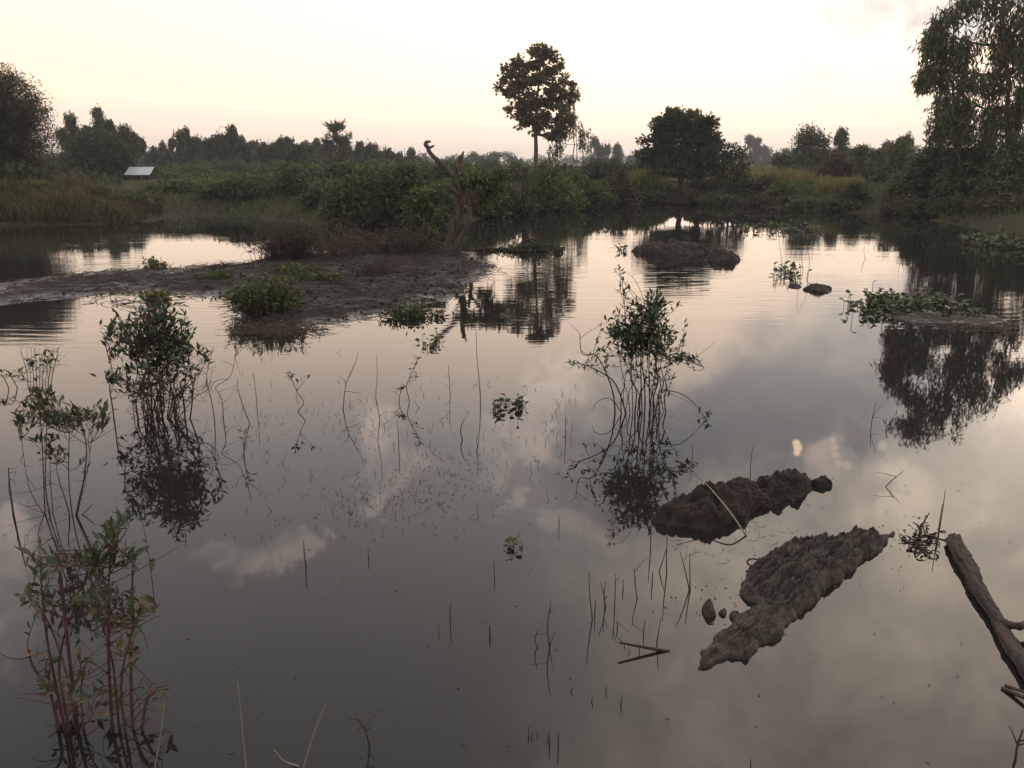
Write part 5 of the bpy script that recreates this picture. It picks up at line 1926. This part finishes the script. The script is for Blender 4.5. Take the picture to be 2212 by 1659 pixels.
pads('floating_plant', 'small upright floating leaf cluster left of the tall lone stalk', [(922, 748, 12, 12, 14), (945, 740, 10, 14, 14)], .065)
pads('floating_plant', 'pair of floating leaf rosettes in the middle of the open water', [(1072, 884, 14, 6, 14), (1122, 880, 18, 8, 22), (1098, 878, 14, 4, 6)], .058)
pads('floating_plant', 'dark star-shaped floating plant in the dark open water', [(1105, 1186, 10, 5, 12), (1126, 1184, 8, 4, 3)], .04, (-.1, .25))
pads('floating_plant', 'large green floating leaf mat reaching in from the right edge', [(1880, 662, 28, 10, 36), (1910, 655, 34, 10, 44), (1950, 668, 40, 12, 52), (2000, 664, 44, 12, 56), (2045, 672, 40, 12, 44), (1870, 680, 26, 8, 18), (1930, 684, 40, 8, 26), (2090, 685, 40, 8, 16), (1960, 670, 70, 12, 110), (1900, 664, 44, 10, 70), (2040, 684, 50, 8, 30)], .115, limit=290)
pads('floating_plant', 'small brown-green floating tuft left of the big leaf mat', [(1836, 664, 10, 3, 8)], .10)
pads('floating_plant', 'floating plant tuft left of the flat grey mud patch', [(1690, 592, 18, 8, 26), (1715, 596, 22, 5, 18)], .13)
pads('floating_plant', 'tiny floating rosette left of the mid-pond mound', [(1342, 541, 12, 4, 12)], .12)
pads('floating_plant', 'long floating leaf band below the far bank at right', [(1610 + 14 * i, 496 + (i % 3) * 2, 16, 4, 12) for i in range(12)], .15, (0, .6), limit=150)
pads('floating_plant', 'thick water plants fringing the right waterline under the eucalyptus', [(2080 + 18 * i, 522 + 2 * i, 22, 9, 16) for i in range(9)], .17, limit=150)
pads('floating_plant', 'small floating leaves at the lower left shore of the spit tip', [(900, 668, 40, 8, 24), (990, 640, 24, 6, 12)], .10)

# dead twigs around the leaf mat
brush('dry_brush', 'dead brown branches lying in the right end of the leaf mat', 2120, 700, 170, 28, 70, 'twig_dry', None, 0, .4)


# ------------------------------------------------------------------ stubble, litter, near grass
def stubble():
    mb = MB()
    n = 620
    P = []
    while len(P) < n:
        px, py = rng.uniform(500, 1260), rng.uniform(820, 1170)
        c = math.exp(-((px - 900) / 200) ** 2 - ((py - 1060 + (px - 900) * .22) / 60) ** 2) + .35 * math.exp(-((px - 650) / 150) ** 2 - ((py - 905) / 40) ** 2) + .03
        if rng.random() < c:
            P.append(G(px, py, -.005))
    P = np.array(P)
    for p in P:
        h = rng.uniform(.006, .026) * (2 if rng.random() < .06 else 1)
        e = p + np.array((rng.normal() * .018, rng.normal() * .018, h))
        mb.tube(np.array([p, (p + e) / 2 + rng.normal(size=3) * .004, e]), [.002, .0018, .001], 3, cap=False)
    return tag(mb.obj('grass_stubble', M['twig']), 'fine stubble of drowned grass tips in the open water', 'grass', kind='stuff')


stubble()


def thin_stems():
    mb = MB()
    for i in range(170):
        px, py = rng.uniform(440, 1260), 0
        py = rng.normal(900, 55) if i < 120 else rng.uniform(830, 1120)
        b = G(px, py, -.01)
        h = rng.uniform(.015, .075)
        e = b + np.array((rng.normal() * .03, rng.normal() * .03, h))
        mb.tube(bez(b, e, rng.normal(size=3) * .012, 5), np.linspace(.0025, .0012, 5), 4, cap=False)
        if rng.random() < .4:
            q = (b + e) / 2
            mb.tube(bez(q, q + rng.normal(size=3) * .03 + (0, 0, .02), rng.normal(size=3) * .006, 3), [.0016, .0013, .001], 3, cap=False)
    return tag(mb.obj('drowned_stems', M['twig']), 'scattered thin drowned stems in the open water between the shrubs', 'stems', kind='stuff')


thin_stems()


def litter():
    mb = MB()
    n = 420
    px = rng.uniform(20, 2200, n); py = rng.uniform(740, 1650, n)
    for cx_, cy_, k0, k1 in ((1390, 905, 0, 60), (340, 925, 60, 130), (160, 1150, 130, 180), (1600, 1170, 180, 220), (1560, 1300, 220, 260), (1980, 1190, 260, 300)):
        px[k0:k1] = rng.normal(cx_, 70, k1 - k0); py[k0:k1] = rng.normal(cy_, 30, k1 - k0)
    P = np.array([G(a, b, .004) for a, b in zip(px, py)])
    D = unit(n); D[:, 2] *= .1
    N = np.tile((0, 0, 1.0), (n, 1)) + rng.normal(size=(n, 3)) * .15
    mb.leaves(P, D, N, rng.uniform(.008, .03, n), rng.uniform(.004, .012, n), rng.uniform(0, 1, n), fold=.1)
    return tag(mb.obj('floating_litter', M['leaf_brown']), 'tiny bits of leaf litter floating on the pond', 'litter', kind='stuff')


litter()
for pts, lab in [([(535, 1690), (522, 1560), (514, 1475)], 'pale grass blade at the bottom, nearest the corner plant pair'),
                 ([(650, 1680), (676, 1590), (704, 1522)], 'pale slanting grass blade at the bottom centre-left'),
                 ([(645, 1655), (612, 1643), (592, 1618)], 'pale bent grass blade low beside the slanting one'),
                 ([(328, 1690), (345, 1600), (355, 1520)], 'pale grass blade in front of the nearest ragged plant')]:
    b_ = G(pts[0][0], pts[0][1])
    p_ = smooth_line(np.array([A(x, y, b_[1]) for x, y in pts]), 5)
    m_ = MB(); m_.tube(p_, np.linspace(.004, .0012, len(p_)), 4)
    tag(m_.obj('grass_blade', M['twig_pale']), lab, 'grass blade', 'pale near grass blades')
stalk('reed_stalk', 'dark twiggy dead stem at the bottom left of centre', [(800, 1612), (790, 1580), (775, 1555)], .004, twigs=7)


# ------------------------------------------------------------------ evening haze
def haze():
    mb = MB(); box(mb, (-680, -130, -2.2), (680, 680, 13.6))
    m, t = material('haze')
    v = t.n('ShaderNodeVolumePrincipled')
    v.inputs['Color'].default_value = (.86, .90, 1.0, 1)
    v.inputs['Density'].default_value = .0006
    v.inputs['Anisotropy'].default_value = .2
    out = t.n('ShaderNodeOutputMaterial')
    t.t.links.new(v.outputs[0], out.inputs['Volume'])
    tag(mb.obj('haze', m), 'thin bluish evening haze over the whole place', 'haze', kind='stuff')


haze()
